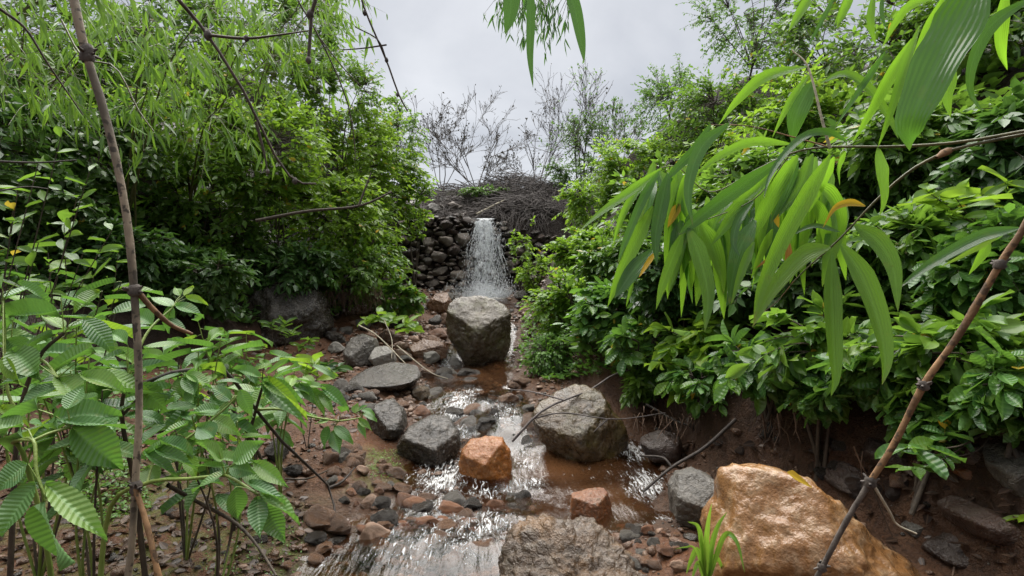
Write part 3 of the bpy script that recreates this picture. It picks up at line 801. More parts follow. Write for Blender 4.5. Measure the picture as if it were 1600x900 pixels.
# ---- gravel nobody could count
def pebbles(name, n, sub, smin, smax, mat, seed, spread):
    r = np.random.default_rng(seed)
    y = 1.3 + 8.6 * r.random(n * 2) ** 1.7
    cx = np.interp(y, CXY, CXX); hw = np.interp(y, CXY, HWX)
    x = cx + r.normal(-.25, 1, size=n * 2) * hw * spread
    ok = (x > np.interp(y, XLY, XLX) - .2) & (x < np.interp(y, XRY, XRX) + .45)
    clump = fbm(np.stack([x * 2.5, y * 2.5, x * 0], -1), 2)
    ok &= clump > -.25
    x, y = x[ok][:n], y[ok][:n]; n = len(x)
    z = ground(x, y)
    s = smin + (smax - smin) * r.random(n) ** 3
    s = s * (.6 + .12 * y)
    v, f = ICO[sub]
    protos = [proto_rock(300 + k, sub, 7, .12)[0] for k in range(8)]
    pr = np.stack(protos)[r.integers(0, 8, n)]
    a = r.uniform(0, 2 * PI, n); ca, sa = np.cos(a), np.sin(a)
    sc = np.stack([s, s * r.uniform(.6, 1, n), s * r.uniform(.4, .75, n)], -1)
    q = pr * sc[:, None, :]
    q = np.stack([q[..., 0] * ca[:, None] - q[..., 1] * sa[:, None], q[..., 0] * sa[:, None] + q[..., 1] * ca[:, None], q[..., 2]], -1)
    q = q + np.stack([x, y, z + sc[:, 2] * .35], -1)[:, None, :]
    fl = (f[None] + (np.arange(n) * len(v))[:, None, None]).reshape(-1, 3)
    me = raw_mesh(name, q, fl, np.full(len(fl), 3))
    return set_props(link(name, me, None, M[mat]), kind="stuff")
pebbles("gravel", 4600, 2, .008, .040, 'brown', 1, 1.7)
pebbles("gravel", 1100, 2, .008, .036, 'dark_rock', 2, 1.3)
pebbles("gravel", 1300, 2, .008, .032, 'pink', 3, 1.5)
pebbles("gravel", 9000, 1, .004, .012, 'rust', 4, 1.8)
pebbles("gravel", 5000, 1, .004, .012, 'grey', 6, 1.7)

# ---------------------------------------------------------------- the stone wall of the check dam
def wall_y(z): return 9.90 + np.clip(z - 1.10, 0, 1.9) * .27
wall = thing("stone_wall", "dry stone dam wall of dark stacked stones behind the waterfall", "wall", (-.5, 9.9, 1.1))
wb = np.array(wall.location)
WALL_ME = [None] * 12
for k in range(0):
    v, f = proto_rock(500 + k, 3, 12, .09)
    me = tri_mesh("wall_stone", v, f); me.materials.append(M['wall' if k % 3 else 'dark_rock']); WALL_ME.append(me)
rw = random.Random(21)
for k in range(12):
    v, f = ICO[3]
    r_ = np.random.default_rng(560 + k)
    w_ = facet(v.copy(), random_planes(r_, 15, .45, .78), 120) ; w_ = w_ + v * (fbm(v * 2.2 + k, 3) * .10)[:, None]
    w_ = w_ / (w_.max(0) - w_.min(0)) * 2
    me = tri_mesh("wall_stone", w_, f); me.materials.append(M[('wall', 'wall', 'grey', 'dark_rock', 'wall', 'bank')[k % 6]]); WALL_ME[k] = me
placed = []
def wall_top(x): return 2.60 + .22 * max(0, (-x - .9)) + .05 * math.sin(x * 5.1) - (.20 if x > -.1 else 0) - .10 * max(0, x)
for size, tries in ((.30, 60), (.24, 150), (.19, 420), (.15, 900), (.115, 2200), (.085, 4200), (.06, 5200)):
    for _ in range(tries):
        if len(placed) >= 298: break
        x, z = rw.uniform(-2.15, 1.05), rw.uniform(1.06, 2.95)
        w = size * rw.uniform(.85, 1.2); h = w * rw.uniform(.42, .8)
        if z + h * .5 > wall_top(x) or (-.76 < x < -.27 and z > 2.40): continue
        if any(((x - a) / (w + c) * 2 * 1.06) ** 2 + ((z - b) / (h + d) * 2 * 1.06) ** 2 < 1 for a, b, c, d in placed): continue
        placed.append((x, z, w, h))
        o = bpy.data.objects.new("stone", rw.choice(WALL_ME)); C.link(o); o.parent = wall
        o.location = (x - wb[0], wall_y(z) + rw.uniform(-.05, .03) - .02 - wb[1], z - wb[2])
        o.rotation_euler = (rw.uniform(-.2, .2), rw.uniform(-.28, .28), rw.choice((0, PI)) + rw.uniform(-.3, .3))
        o.scale = (w / 2 * 1.10, rw.uniform(.09, .15), h / 2 * 1.12)
for k in range(9):                                      # stones that stand out into the fall and break it
    x, z = rw.uniform(-.72, -.28), 1.12 + .85 * (k / 9) ** 1.3; w = rw.uniform(.14, .26) * (1 - .3 * k / 9)
    o = bpy.data.objects.new("stone", WALL_ME[5 if k % 2 else 3]); C.link(o); o.parent = wall
    o.location = (x - wb[0], wall_y(z) - .13 - wb[1], z - wb[2]); o.rotation_euler = (rw.uniform(-.2, .2), rw.uniform(-.2, .2), rw.uniform(0, 6))
    o.scale = (w / 2, .13, w * .36)
core_x = np.linspace(-2.2, 1.1, 60); core_z = np.linspace(1.0, 2.95, 36)
CX_, CZ_ = np.meshgrid(core_x, core_z)
CZ_ = np.minimum(CZ_, np.array([wall_top(a) for a in core_x])[None, :])
CY_ = wall_y(CZ_) + .055 + .03 * fbm(np.stack([CX_ * 9, CZ_ * 9, CZ_ * 0], -1), 3)
CY_[CZ_ >= np.array([wall_top(a) for a in core_x])[None, :] - 1e-6] += .25
ix = (np.arange(35)[:, None] * 60 + np.arange(59)[None, :])
cq = np.stack([ix, ix + 1, ix + 61, ix + 60], -1).reshape(-1, 4)
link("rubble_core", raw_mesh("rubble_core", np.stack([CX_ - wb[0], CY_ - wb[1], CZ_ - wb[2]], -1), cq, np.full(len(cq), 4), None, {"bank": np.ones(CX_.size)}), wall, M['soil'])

# ---------------------------------------------------------------- the waterfall
rf = np.random.default_rng(8)
paths, radii = [], []
def fall_y(z): return wall_y(z) - .17
for i in range(330):
    second = i > 290
    x0 = rf.normal(-.26, .025) if second else rf.uniform(-.70, -.33)
    ztop = 2.30 if second else 2.575 - .05 * abs(x0 + .52) / .15
    zs = ztop if rf.random() < .30 else ztop - rf.random() ** 1.0 * 1.2
    L = rf.uniform(.10, .42)
    ze = max(1.08, zs - L)
    n = 8
    zz = np.linspace(zs, ze, n)
    t = (2.58 - zz) / 1.45
    drift = rf.normal(0, .17) + (x0 + .50) * .9
    if second: drift *= .45
    xx = x0 + drift * t ** 1.3 + rf.normal(0, .006, n).cumsum() + .035 * np.sin(zz * 9 + x0 * 30)
    yy = fall_y(zz) - rf.uniform(0, .10) * (.3 + t) + rf.normal(0, .01)
    if zs == ztop:
        xx = np.concatenate([[x0, x0], xx]); yy = np.concatenate([[10.55, 10.36], yy]); zz = np.concatenate([[zs + .03, zs + .03], zz])
    r0 = rf.uniform(.0015, .0055) * (1.1 if second else 1)
    prof = np.sin(np.linspace(.12, PI - .08, len(xx))) ** .6 * (1 + .5 * rf.normal(size=len(xx)))
    paths.append(np.stack([xx, yy, zz], -1)); radii.append(np.maximum(.0008, r0 * np.abs(prof)))
wf = thing("waterfall", "small white waterfall spilling over the stone dam", "waterfall", (-.5, 9.75, 1.1))
wf["kind"] = "thing"
def shifted(me, loc):
    me.transform(Matrix.Translation(-Vector(loc))); return me
o = link("water_strands", shifted(tubes_mesh("water_strands", paths, radii, 5), wf.location), wf, M['fall']); o["kind"] = "stuff"
sn, tn = 40, 60
S_, T_s = np.meshgrid(np.linspace(-1, 1, sn), np.linspace(0, 1, tn))
zc = 2.585 - 1.49 * np.clip((T_s - .08) / .92, 0, 1) ** 1.05
drop_t = np.clip((T_s - .08) / .92, 0, 1)
xc = -.515 + .05 * drop_t + S_ * (.185 + .14 * drop_t ** 1.1 + .035 * np.sin(7 * T_s + 1.3)) + .02 * fbm(np.stack([S_ * 3, T_s * 6, S_ * 0], -1), 2)
yc = np.where(T_s < .08, 10.52 - T_s / .08 * (10.52 - fall_y(2.585)), fall_y(zc) - .03 - .05 * drop_t) + .05 * fbm(np.stack([S_ * 4, T_s * 9, S_ * 0 + 3], -1), 3) * drop_t
zc = zc + .03 * (T_s < .08)
ix = (np.arange(tn - 1)[:, None] * sn + np.arange(sn - 1)[None, :])
wq = np.stack([ix, ix + 1, ix + sn + 1, ix + sn], -1).reshape(-1, 4)
link("water_sheet", shifted(raw_mesh("water_sheet", np.stack([xc, yc, zc], -1), wq, np.full(len(wq), 4), None, {"edge": (np.abs(S_) ** 2.5).ravel()}), wf.location), wf, M['sheet'])
# droplets and splash
nd = 11000
zz = 2.55 - 1.5 * rf.random(nd) ** .75
t = (2.58 - zz) / 1.45
xx = -.50 + rf.normal(0, .11 + .10 * t) + .05 * t
sp = rf.random(nd) < .45
zz = np.where(sp, 1.10 + np.abs(rf.normal(0, .14, nd)), zz)
xx = np.where(sp, -.46 + rf.normal(0, .27, nd), xx)
yy = fall_y(zz) - np.abs(rf.normal(0, .07, nd)) - sp * rf.uniform(0, .25, nd)
v = np.array([(1, 0, 0), (-1, 0, 0), (0, 1, 0), (0, -1, 0), (0, 0, 1), (0, 0, -1)], float)
f = np.array([(0, 2, 4), (2, 1, 4), (1, 3, 4), (3, 0, 4), (2, 0, 5), (1, 2, 5), (3, 1, 5), (0, 3, 5)])
s = rf.uniform(.0018, .0058, nd); sc = np.stack([s, s, s * rf.uniform(1.2, 4, nd)], -1)
q = v[None] * sc[:, None, :] + np.stack([xx, yy, zz], -1)[:, None, :]
fl = (f[None] + (np.arange(nd) * 6)[:, None, None]).reshape(-1, 3)
o = link("water_drops", shifted(raw_mesh("water_drops", q, fl, np.full(len(fl), 3)), wf.location), wf, M['drop']); o["kind"] = "stuff"

# ---------------------------------------------------------------- the brush heap above the wall
bp_loc = (-.1, 10.9, 2.7)
bp = thing("brush_heap", "heap of dark dry twigs on the earth above the dam wall", "brush heap", bp_loc)
paths, radii = [], []
for i in range(2300):
    x = rf.uniform(-.70, 1.15) if i % 7 else rf.uniform(-1.7, -.85); y = rf.uniform(10.40, 11.75)
    heap = .30 * math.exp(-((x - .15) / .65) ** 2)
    z = float(ground(x, y, False)) + rf.uniform(-.02, .12) + heap * rf.random()
    L = rf.uniform(.15, .7); a = rf.normal(.35, .7); pit = rf.normal(.0, .30)
    d = np.array([math.cos(a), math.sin(a) * .6, math.sin(pit) + .35 * math.sin(a)])
    d = norm(d) * L / 2; b = rf.normal(0, .04, 3)
    c = np.array([x, y, z])
    paths.append(np.array([c - d, c + b, c + d])); radii.append(np.array([1, .8, .35]) * rf.uniform(.003, .009))
for i in range(70):                                     # twigs that hang over the wall's edge
    x = rf.uniform(-.22, .75); c = np.array([x, rf.uniform(10.2, 10.36), rf.uniform(2.45, 2.75)])
    d = np.array([rf.normal(0, .08), -rf.uniform(.05, .2), -rf.uniform(.08, .30)])
    paths.append(np.array([c - d * .4, c, c + d])); radii.append(np.array([.006, .005, .002]))
o = link("twigs", shifted(tubes_mesh("twigs", paths, radii, 4), bp_loc), bp, M['grey_twig']); o["kind"] = "stuff"
lg = np.array([P(745, 335, 10.5), P(770, 322, 10.6), P(790, 312, 10.75)])
link("log", shifted(tubes_mesh("log", [spline(lg, 8)], [np.linspace(.03, .018, 8)], 7), bp_loc), bp, M['pale_stem'])

# dark stones on the slope left of the brush heap, above the wall
rs_ = random.Random(31)
for k in range(26):
    x = rs_.uniform(-1.95, -.72); y = rs_.uniform(10.42, 11.35); w = rs_.uniform(.12, .34)
    o = bpy.data.objects.new("slope_stone", rock_mesh(k % 12, ('wall', 'bank', 'dark_rock', 'grey')[k % 4])); C.link(o)
    o.location = (x, y, float(ground(x, y, False)) + w * .10)
    o.rotation_euler = (rs_.uniform(-.3, .3), rs_.uniform(-.3, .3), rs_.uniform(0, 6)); o.scale = (w / 2, w * .45, w * rs_.uniform(.25, .4))
    set_props(o, "dark stone on the slope above the wall, left of the brush heap", "stone", "dark stones on the slope above the wall")
# ================================================================ PLANTS
def leaf_tpl(l1=.30, w1=.50, l2=.64, w2=.42, fold=.05, droop=.14):
    """unit-long leaf, unit-wide: two panels either side of a sunken midrib"""
    v = [(0, 0, 0), (0, l1, -fold * .6), (0, l2, -fold - droop * .4), (0, 1, -droop),
         (-w1, l1, fold * .4), (-w2, l2, fold * .2 - droop * .35), (w1, l1, fold * .4), (w2, l2, fold * .2 - droop * .35)]
    f = [(0, 1, 4), (4, 1, 2, 5), (5, 2, 3), (0, 6, 1), (1, 6, 7, 2), (2, 7, 3)]
    uv = [(0, 0), (0, l1), (0, l2), (0, 1), (-w1, l1), (-w2, l2), (w1, l1), (w2, l2)]
    return Tpl(v, f, uv)
T_OVATE = leaf_tpl(.30, .50, .66, .36)
T_OBOV = leaf_tpl(.38, .40, .72, .50, .06, .12)
T_SMALL = Tpl([(0, 0, 0), (-.5, .45, .05), (0, 1, -.08), (.5, .45, .05)], [(0, 2, 1), (0, 3, 2)], [(0, 0), (-.5, .45), (0, 1), (.5, .45)])
T_NARROW = leaf_tpl(.25, .5, .60, .42, .03, .22)

def leaf_grid(rows, sides, outline, zf, uvw=.5):
    """finer leaf; outline(v) gives the half width as a share of a full width of 1"""
    vs, uv = [], []
    us = np.linspace(-1, 1, 2 * sides + 1)
    for i in range(rows + 1):
        v = i / rows; hw = outline(v, i)
        for u in us:
            vs.append((u * hw, v, zf(u, v))); uv.append((u * uvw, v))
    n = 2 * sides + 1
    f = [(i * n + j, i * n + j + 1, (i + 1) * n + j + 1, (i + 1) * n + j) for i in range(rows) for j in range(n - 1)]
    return Tpl(vs, f, uv)
def tpl_mesh(name, t, mat):
    me = raw_mesh(name, t.v, t.lv, t.lt, t.uv[t.lv]); me.materials.append(mat); return me
def ov(v): return .5 * math.sin(PI * min(1, v ** .78)) ** .9 * (1 if v < .6 else 1 - .42 * ((v - .6) / .4)) + .004
def ob(v): return .5 * math.sin(PI * min(1, v ** 1.25)) ** .8 + .006
FINE = {}
def fine_leaf(kind, mat, k):
    key = (kind, mat, k)
    if key in FINE: return FINE[key]
    r = np.random.default_rng(k + 40)
    dr, fo, tw = r.uniform(.05, .32), r.uniform(.04, .16), r.uniform(-.10, .10)
    if kind == 'ribbed':
        def out(v, i): return (ov(v) * (1 + (.05 if i % 2 else -.03))) if 0 < v < 1 else .004
        t = leaf_grid(30, 4, out, lambda u, v: fo * abs(u) - dr * v * v + .006 * math.cos(2 * PI * (13 * v - 2.6 * .5 * abs(u))) * (1 - abs(u) * .5) + tw * u * v)
    elif kind == 'broad':
        t = leaf_grid(8, 2, lambda v, i: ob(v), lambda u, v: fo * abs(u) ** 1.5 - dr * v * v + tw * u * v + .012 * math.sin(9 * v + 3 * u))
    else:
        t = leaf_grid(7, 2, lambda v, i: ov(v), lambda u, v: fo * abs(u) ** 1.3 - dr * v * v + tw * u * v)
    FINE[key] = tpl_mesh("leaf", t, M[mat]); return FINE[key]
def leaf_object(parent, base, dirn, nrm, length, width, me):
    d = norm(dirn); s = norm(np.cross(d, nrm)); n = np.cross(s, d)
    o = bpy.data.objects.new("leaf", me); C.link(o); o.parent = parent
    L = np.array(base) - np.array(parent.location)
    m = Matrix(((s[0] * width, d[0] * length, n[0] * length, L[0]), (s[1] * width, d[1] * length, n[1] * length, L[1]),
                (s[2] * width, d[2] * length, n[2] * length, L[2]), (0, 0, 0, 1)))
    o.matrix_basis = m
    return o
def local(me, parent): return shifted(me, parent.location)
def stuff(o): o["kind"] = "stuff"; return o

KIND = dict(   # template, leaf length, width ratio, droop, leaves per twig, fine shape
 bright=(T_OVATE, .082, .50, .10, 12, 'ovate'), medium=(T_OVATE, .086, .46, .12, 12, 'ovate'), dark=(T_OVATE, .088, .48, .12, 12, 'ovate'),
 broad=(T_OBOV, .120, .44, .14, 9, 'broad'), fine=(T_SMALL, .066, .45, .15, 14, 'ovate'), cover=(T_SMALL, .040, .7, .1, 8, 'ovate'),
 grey_leaves=(T_SMALL, .05, .5, .4, 6, 'ovate'))
def shrub(name, label, cat, center, radii, kind, twigs=150, objs=0, group=None, seed=0, base=None, stems=5, size=1.0, gap=.16, mat=None, trunk=None, lump=.45, stem_r=.012):
    r = np.random.default_rng(seed + 1000)
    tpl, L0, WR, droop, npt, fk = KIND[kind]; L0 = L0 * size
    mat = mat or kind
    c = np.array(center, float); R = np.array(radii, float)
    if base is None: base = (c[0] + r.normal(0, .05), c[1] + R[1] * .35)
    bz = float(ground(base[0], base[1], False)) - .03
    b = np.array([base[0], base[1], min(bz, c[2] + R[2] * .1)])
    t = thing(name, label, cat, b, group)
    # skeleton
    sk, sr, pts = [], [], []
    trunk_paths = None
    start = b
    if trunk:
        top = b + (c - b) * trunk
        tp = spline([b, b + (top - b) * .5 + r.normal(0, .05, 3) * [1, 1, 0], top], 8)
        trunk_paths = (tp, np.linspace(stem_r * 2.4, stem_r * 1.5, 8)); start = top; pts.append(tp)
    for i in range(stems):
        u = norm(r.normal(size=3)); u[2] = abs(u[2]) * .8 + .1
        e = c + u * R * r.uniform(.45, .8)
        m = start + (e - start) * .5 + np.array([0, 0, .12 * np.linalg.norm(e - start)]) + r.normal(0, .06, 3) * R
        p = spline([start + r.normal(0, .04, 3) * [1, 1, 0] * (0 if trunk else 1), m, e], 12)
        sk.append(p); sr.append(np.linspace(stem_r, stem_r * .35, 12)); pts.append(p)
    allp = np.concatenate(pts)
    # twigs
    u = norm(r.normal(size=(int(twigs * 1.9), 3)))
    rad = (1 + lump * fbm(u * 2.1 + seed * 3.7, 2)) * (.50 + .55 * r.random(len(u)) ** .6)
    e = c + u * R * rad[:, None]
    g = ground(e[:, 0], e[:, 1], False)
    gapn = fbm(e * (2.4 / max(R.mean(), .2)) + seed, 2)
    ok = (e[:, 2] > g + .02) & (gapn > -gap * 1.4)
    e = e[ok][:twigs]
    d2 = ((e[:, None, :] - allp[None]) ** 2).sum(-1)
    s = allp[np.argmin(d2 + .03 * R.mean() * r.random(d2.shape), 1)]
    ln = np.linalg.norm(e - s, axis=1)
    far = ln > 1.1 * R.max()
    s[far] = e[far] + (s[far] - e[far]) * .6
    K = 6; tt = np.linspace(0, 1, K)
    ctrl = (s + e) / 2 + np.array([0, 0, 1]) * (.18 * np.linalg.norm(e - s, axis=1))[:, None] + r.normal(0, .05, e.shape) * R
    pth = ((1 - tt) ** 2)[None, :, None] * s[:, None] + (2 * tt * (1 - tt))[None, :, None] * ctrl[:, None] + (tt ** 2)[None, :, None] * e[:, None]
    for q in pth:
        sk.append(q); sr.append(np.linspace(.0042, .0012, K) * max(.8, min(1.6, stem_r / .012)))
    wood = tubes_mesh("branches", sk, sr, 4)
    wood.materials.append(M['twig'])
    if trunk:
        link("trunk", local(tubes_mesh("trunk", [trunk_paths[0]], [trunk_paths[1]], 7), t), t, M['twig'])
    stuff(link("branches", local(wood, t), t))
    # leaves: alternate along the outer half of each twig
    tw = np.linspace(.38, 1.0, npt)[None, :] + r.uniform(-.04, .04, (len(e), npt))
    tw = np.clip(tw, 0, 1)
    T_ = tw[..., None]
    pos = (1 - T_) ** 2 * s[:, None] + 2 * T_ * (1 - T_) * ctrl[:, None] + T_ ** 2 * e[:, None]
    tan = norm(2 * (1 - T_) * (ctrl - s)[:, None] + 2 * T_ * (e - ctrl)[:, None])
    up = np.array([0, 0, 1.])
    side = norm(np.cross(tan, up) + 1e-4)
    sg = np.where(np.arange(npt) % 2 == 0, 1, -1)[None, :, None]
    dirn = tan * .55 + side * sg * r.uniform(.5, 1.0, (len(e), npt, 1)) + r.normal(0, .40, tan.shape) - up * droop
    dirn[:, -1] = tan[:, -1] - up * droop * .6
    outw = norm(pos - c)
    nr = up * .9 + outw * .35 + r.normal(0, .55, tan.shape)
    pos, dirn, nr = pos.reshape(-1, 3), norm(dirn.reshape(-1, 3)), nr.reshape(-1, 3)
    keepl = pos[:, 2] > ground(pos[:, 0], pos[:, 1], False) - .02
    pos, dirn, nr = pos[keepl], dirn[keepl], nr[keepl]
    sd = norm(np.cross(dirn, nr)); nr = np.cross(sd, dirn)
    ln = L0 * r.uniform(.55, 1.2, len(pos))
    wd = ln * WR * r.uniform(.85, 1.15, len(pos))
    if objs:
        score = ln / np.maximum(pos[:, 1], .3) * (1 + .4 * r.random(len(pos))) - .02 * (pos[:, 1] - pos[:, 1].min())
        px = 800 + pos[:, 0] / pos[:, 1] * F; py = 450 - (pos[:, 2] - EYE) / pos[:, 1] * F
        score = np.where((px > -20) & (px < 1620) & (py > -20) & (py < 920), score, -9)
        o_ = np.argsort(-score)
        first, rest = o_[:objs], o_[objs:]
        for i in first:
            leaf_object(t, pos[i], dirn[i], nr[i], ln[i], wd[i], fine_leaf(fk, mat, int(r.integers(0, 5))))
        pos, sd, dirn, nr, ln, wd = (a[rest] for a in (pos, sd, dirn, nr, ln, wd))
    if len(pos):
        me = scatter_mesh("foliage", tpl, pos, sd, dirn, nr, ln, wd, r.random(len(pos)))
        me.materials.append(M[mat])
        stuff(link("crown" if trunk else "foliage", local(me, t), t))
    return t
_seed = [0]
def bank_shrub(px, py, hw, hh, kind, label, twigs=150, Y=None, push=.45, objs=0, group=None, name="shrub", cat="shrub", size=1.0, depth=.85, **kw):
    _seed[0] += 1
    yh = Y or hit(px, py) or 7.0
    rx = hw / F * yh
    yg = hit(px, py)
    yc = yh - (0 if Y else push * rx)
    if Y and yg: yc = min(Y, yg - .55 * rx)
    rx, rz = hw / F * yc, hh / F * yc
    c = P(px, py, yc)
    return shrub(name, label, cat, c, (rx, (rx + rz) / 2 * depth, rz), kind, twigs, objs, group, _seed[0], size=size, **kw)

# ---- left bank, from the dam towards the camera
bank_shrub(640, 320, 34, 50, 'bright', "light green shrub hanging over the left end of the dam wall", 150, Y=9.4)
bank_shrub(612, 262, 70, 60, 'bright', "light green rounded shrub on the bank top left of the dam", 330, Y=9.3)
bank_shrub(560, 345, 70, 66, 'bright', "bright yellow-green shrub on the left bank facing the waterfall", 360, Y=8.3)
bank_shrub(588, 405, 48, 46, 'bright', "bright green shrub drooping beside the wall's foot on the left", 220, Y=8.0)
bank_shrub(622, 466, 44, 30, 'medium', "low green shrub with drooping leaves left of the tall boulder", 150, Y=7.5, size=1.2)
bank_shrub(560, 250, 80, 80, 'bright', "broad light green shrub high on the left bank", 380, Y=8.2)
bank_shrub(600, 200, 60, 60, 'fine', "small-leaved olive shrub against the sky on the left bank", 260, Y=9.4, mat='medium', gap=.15)
bank_shrub(530, 150, 80, 80, 'fine', "small-leaved tree leaning into the sky at the upper left", 330, Y=8.0, mat='medium', gap=.15, name="tree", cat="tree", trunk=.55)
bank_shrub(505, 350, 90, 80, 'bright', "dense light green shrub in the middle of the left bank", 400, Y=7.2)
bank_shrub(540, 430, 85, 42, 'medium', "mid-green shrub overhanging the bare earth ledge", 300, Y=7.2)
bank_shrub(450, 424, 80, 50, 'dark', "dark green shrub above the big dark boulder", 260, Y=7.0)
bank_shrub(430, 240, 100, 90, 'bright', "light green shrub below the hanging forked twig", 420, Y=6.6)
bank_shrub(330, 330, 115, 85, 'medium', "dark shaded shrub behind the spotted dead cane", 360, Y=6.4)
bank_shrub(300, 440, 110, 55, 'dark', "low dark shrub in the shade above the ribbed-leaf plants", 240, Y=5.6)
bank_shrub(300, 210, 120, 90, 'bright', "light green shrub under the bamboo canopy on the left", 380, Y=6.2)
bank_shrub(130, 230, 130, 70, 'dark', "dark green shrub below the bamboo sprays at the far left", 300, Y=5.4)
bank_shrub(470, 60, 110, 100, 'medium', "leafy tree behind the bamboo at the top left", 380, Y=8.6, name="tree", cat="tree", trunk=.5)
bank_shrub(310, 70, 140, 110, 'medium', "leafy tree rising behind the forked twig", 420, Y=8.0, name="tree", cat="tree", trunk=.5)
bank_shrub(110, 60, 150, 120, 'medium', "leafy tree at the top left corner behind the cane", 420, Y=7.2, name="tree", cat="tree", trunk=.5)
bank_shrub(10, 150, 90, 80, 'medium', "mid-green tree at the left edge beside the spotted cane's top", 280, Y=6.0, name="tree", cat="tree", trunk=.5)
bank_shrub(-60, 240, 110, 160, 'dark', "dark tree at the left edge of the view", 320, Y=5.2, name="tree", cat="tree", trunk=.5)

# ---- right bank
bank_shrub(1180, 40, 105, 95, 'fine', "airy small-leaved tree with sky gaps at the upper right", 420, Y=9.3, gap=.02, name="tree", cat="tree", trunk=.6, stems=9)
bank_shrub(1045, 165, 62, 62, 'fine', "small-leaved tree on the skyline right of the bare bushes", 260, Y=10.2, gap=.08, name="tree", cat="tree", trunk=.6, stems=8)
bank_shrub(1120, 190, 90, 75, 'medium', "mid-green tree crown under the airy tree", 330, Y=8.6, name="tree", cat="tree", trunk=.5)
bank_shrub(1310, 70, 130, 100, 'medium', "leafy tree behind the bamboo leaves at the top right", 420, Y=7.6, name="tree", cat="tree", trunk=.5)
bank_shrub(1500, 90, 150, 120, 'medium', "leafy tree at the top right corner", 420, Y=6.2, name="tree", cat="tree", trunk=.5)
bank_shrub(1135, 268, 70, 55, 'bright', "light green shrub between the airy tree and the hanging bamboo bunch", 280, Y=7.6)
bank_shrub(1240, 200, 100, 80, 'bright', "light green shrub behind the arching bamboo leaf", 330, Y=7.2)
bank_shrub(1000, 270, 80, 60, 'bright', "light green shrub on the right bank below the skyline tree", 330, Y=8.6)
bank_shrub(945, 325, 75, 50, 'bright', "light green shrub right of the brush heap", 300, Y=9.0)
bank_shrub(1060, 330, 90, 60, 'medium', "mid-green shrub behind the lowest bamboo leaves", 330, Y=7.4)
bank_shrub(925, 400, 58, 46, 'bright', "bright yellow-green shrub right of the waterfall", 300, Y=8.2)
bank_shrub(985, 410, 80, 55, 'medium', "mid-green shrub between the waterfall and the bamboo leaves", 330, Y=7.2)
bank_shrub(892, 478, 60, 44, 'bright', "small-leaved bright shrub on the right bank beside the tall boulder", 320, Y=7.0, size=.8)
bank_shrub(960, 490, 70, 50, 'broad', "dark broad-leaved shrub above the olive boulder", 190, Y=5.8, objs=160, size=.9)
bank_shrub(870, 555, 52, 40, 'cover', "tiny-leaved creeping shrub at the water's right edge", 330, Y=6.0, name="creeping_plant", cat="plant", mat='cover', size=1.1)
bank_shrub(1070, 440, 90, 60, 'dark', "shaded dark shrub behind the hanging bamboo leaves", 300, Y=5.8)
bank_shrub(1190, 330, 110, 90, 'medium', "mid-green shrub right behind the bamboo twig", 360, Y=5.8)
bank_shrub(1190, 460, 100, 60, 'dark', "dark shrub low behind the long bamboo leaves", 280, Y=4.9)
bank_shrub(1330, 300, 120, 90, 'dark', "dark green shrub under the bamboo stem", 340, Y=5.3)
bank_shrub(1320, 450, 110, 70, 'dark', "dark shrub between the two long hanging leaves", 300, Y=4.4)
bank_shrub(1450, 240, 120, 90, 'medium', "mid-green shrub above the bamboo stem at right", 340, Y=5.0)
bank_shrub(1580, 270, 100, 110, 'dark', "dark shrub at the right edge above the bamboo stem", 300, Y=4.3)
bank_shrub(1440, 390, 100, 70, 'medium', "mid-green shrub beside the node of the brown cane", 240, Y=4.2, objs=200)
bank_shrub(1560, 430, 100, 80, 'broad', "broad-leaved shrub behind the upper end of the brown cane", 190, Y=3.6, objs=260, size=.85)
# low broad-leaved plants along the right bank's edge
G = "broad-leaved plants along the right bank"
bank_shrub(1010, 545, 62, 42, 'broad', "broad-leaved plant above the olive boulder's right end", 66, Y=4.6, objs=300, group=G, name="broadleaf_plant", cat="plant", size=1.0, gap=.03, lump=.8)
bank_shrub(1105, 540, 75, 45, 'broad', "broad-leaved plant with pale young shoots mid-way along the bank", 76, Y=4.1, objs=300, group=G, name="broadleaf_plant", cat="plant", size=1.05, gap=.03, lump=.8, mat="bright")
bank_shrub(1200, 570, 85, 42, 'broad', "broad-leaved plant over the dark hollow behind the huge boulder", 62, Y=3.7, objs=300, group=G, name="broadleaf_plant", cat="plant", size=1.0, gap=.03, lump=.8)
bank_shrub(1290, 545, 85, 55, 'broad', "broad-leaved plant behind the tips of the longest bamboo leaves", 64, Y=3.6, objs=300, group=G, name="broadleaf_plant", cat="plant", size=.95, gap=.03, lump=.8, mat='medium')
bank_shrub(1385, 590, 85, 52, 'broad', "broad-leaved plant left of the brown cane", 62, Y=3.2, objs=300, group=G, name="broadleaf_plant", cat="plant", size=.9, gap=.03, lump=.8)
bank_shrub(1490, 560, 85, 60, 'broad', "broad-leaved plant right of the brown cane's middle node", 62, Y=3.0, objs=300, group=G, name="broadleaf_plant", cat="plant", size=.9, gap=.03, lump=.8, mat='medium')
bank_shrub(1580, 610, 70, 50, 'broad', "broad-leaved plant at the right edge over the grey rock face", 50, Y=2.7, objs=250, group=G, name="broadleaf_plant", cat="plant", size=.85)

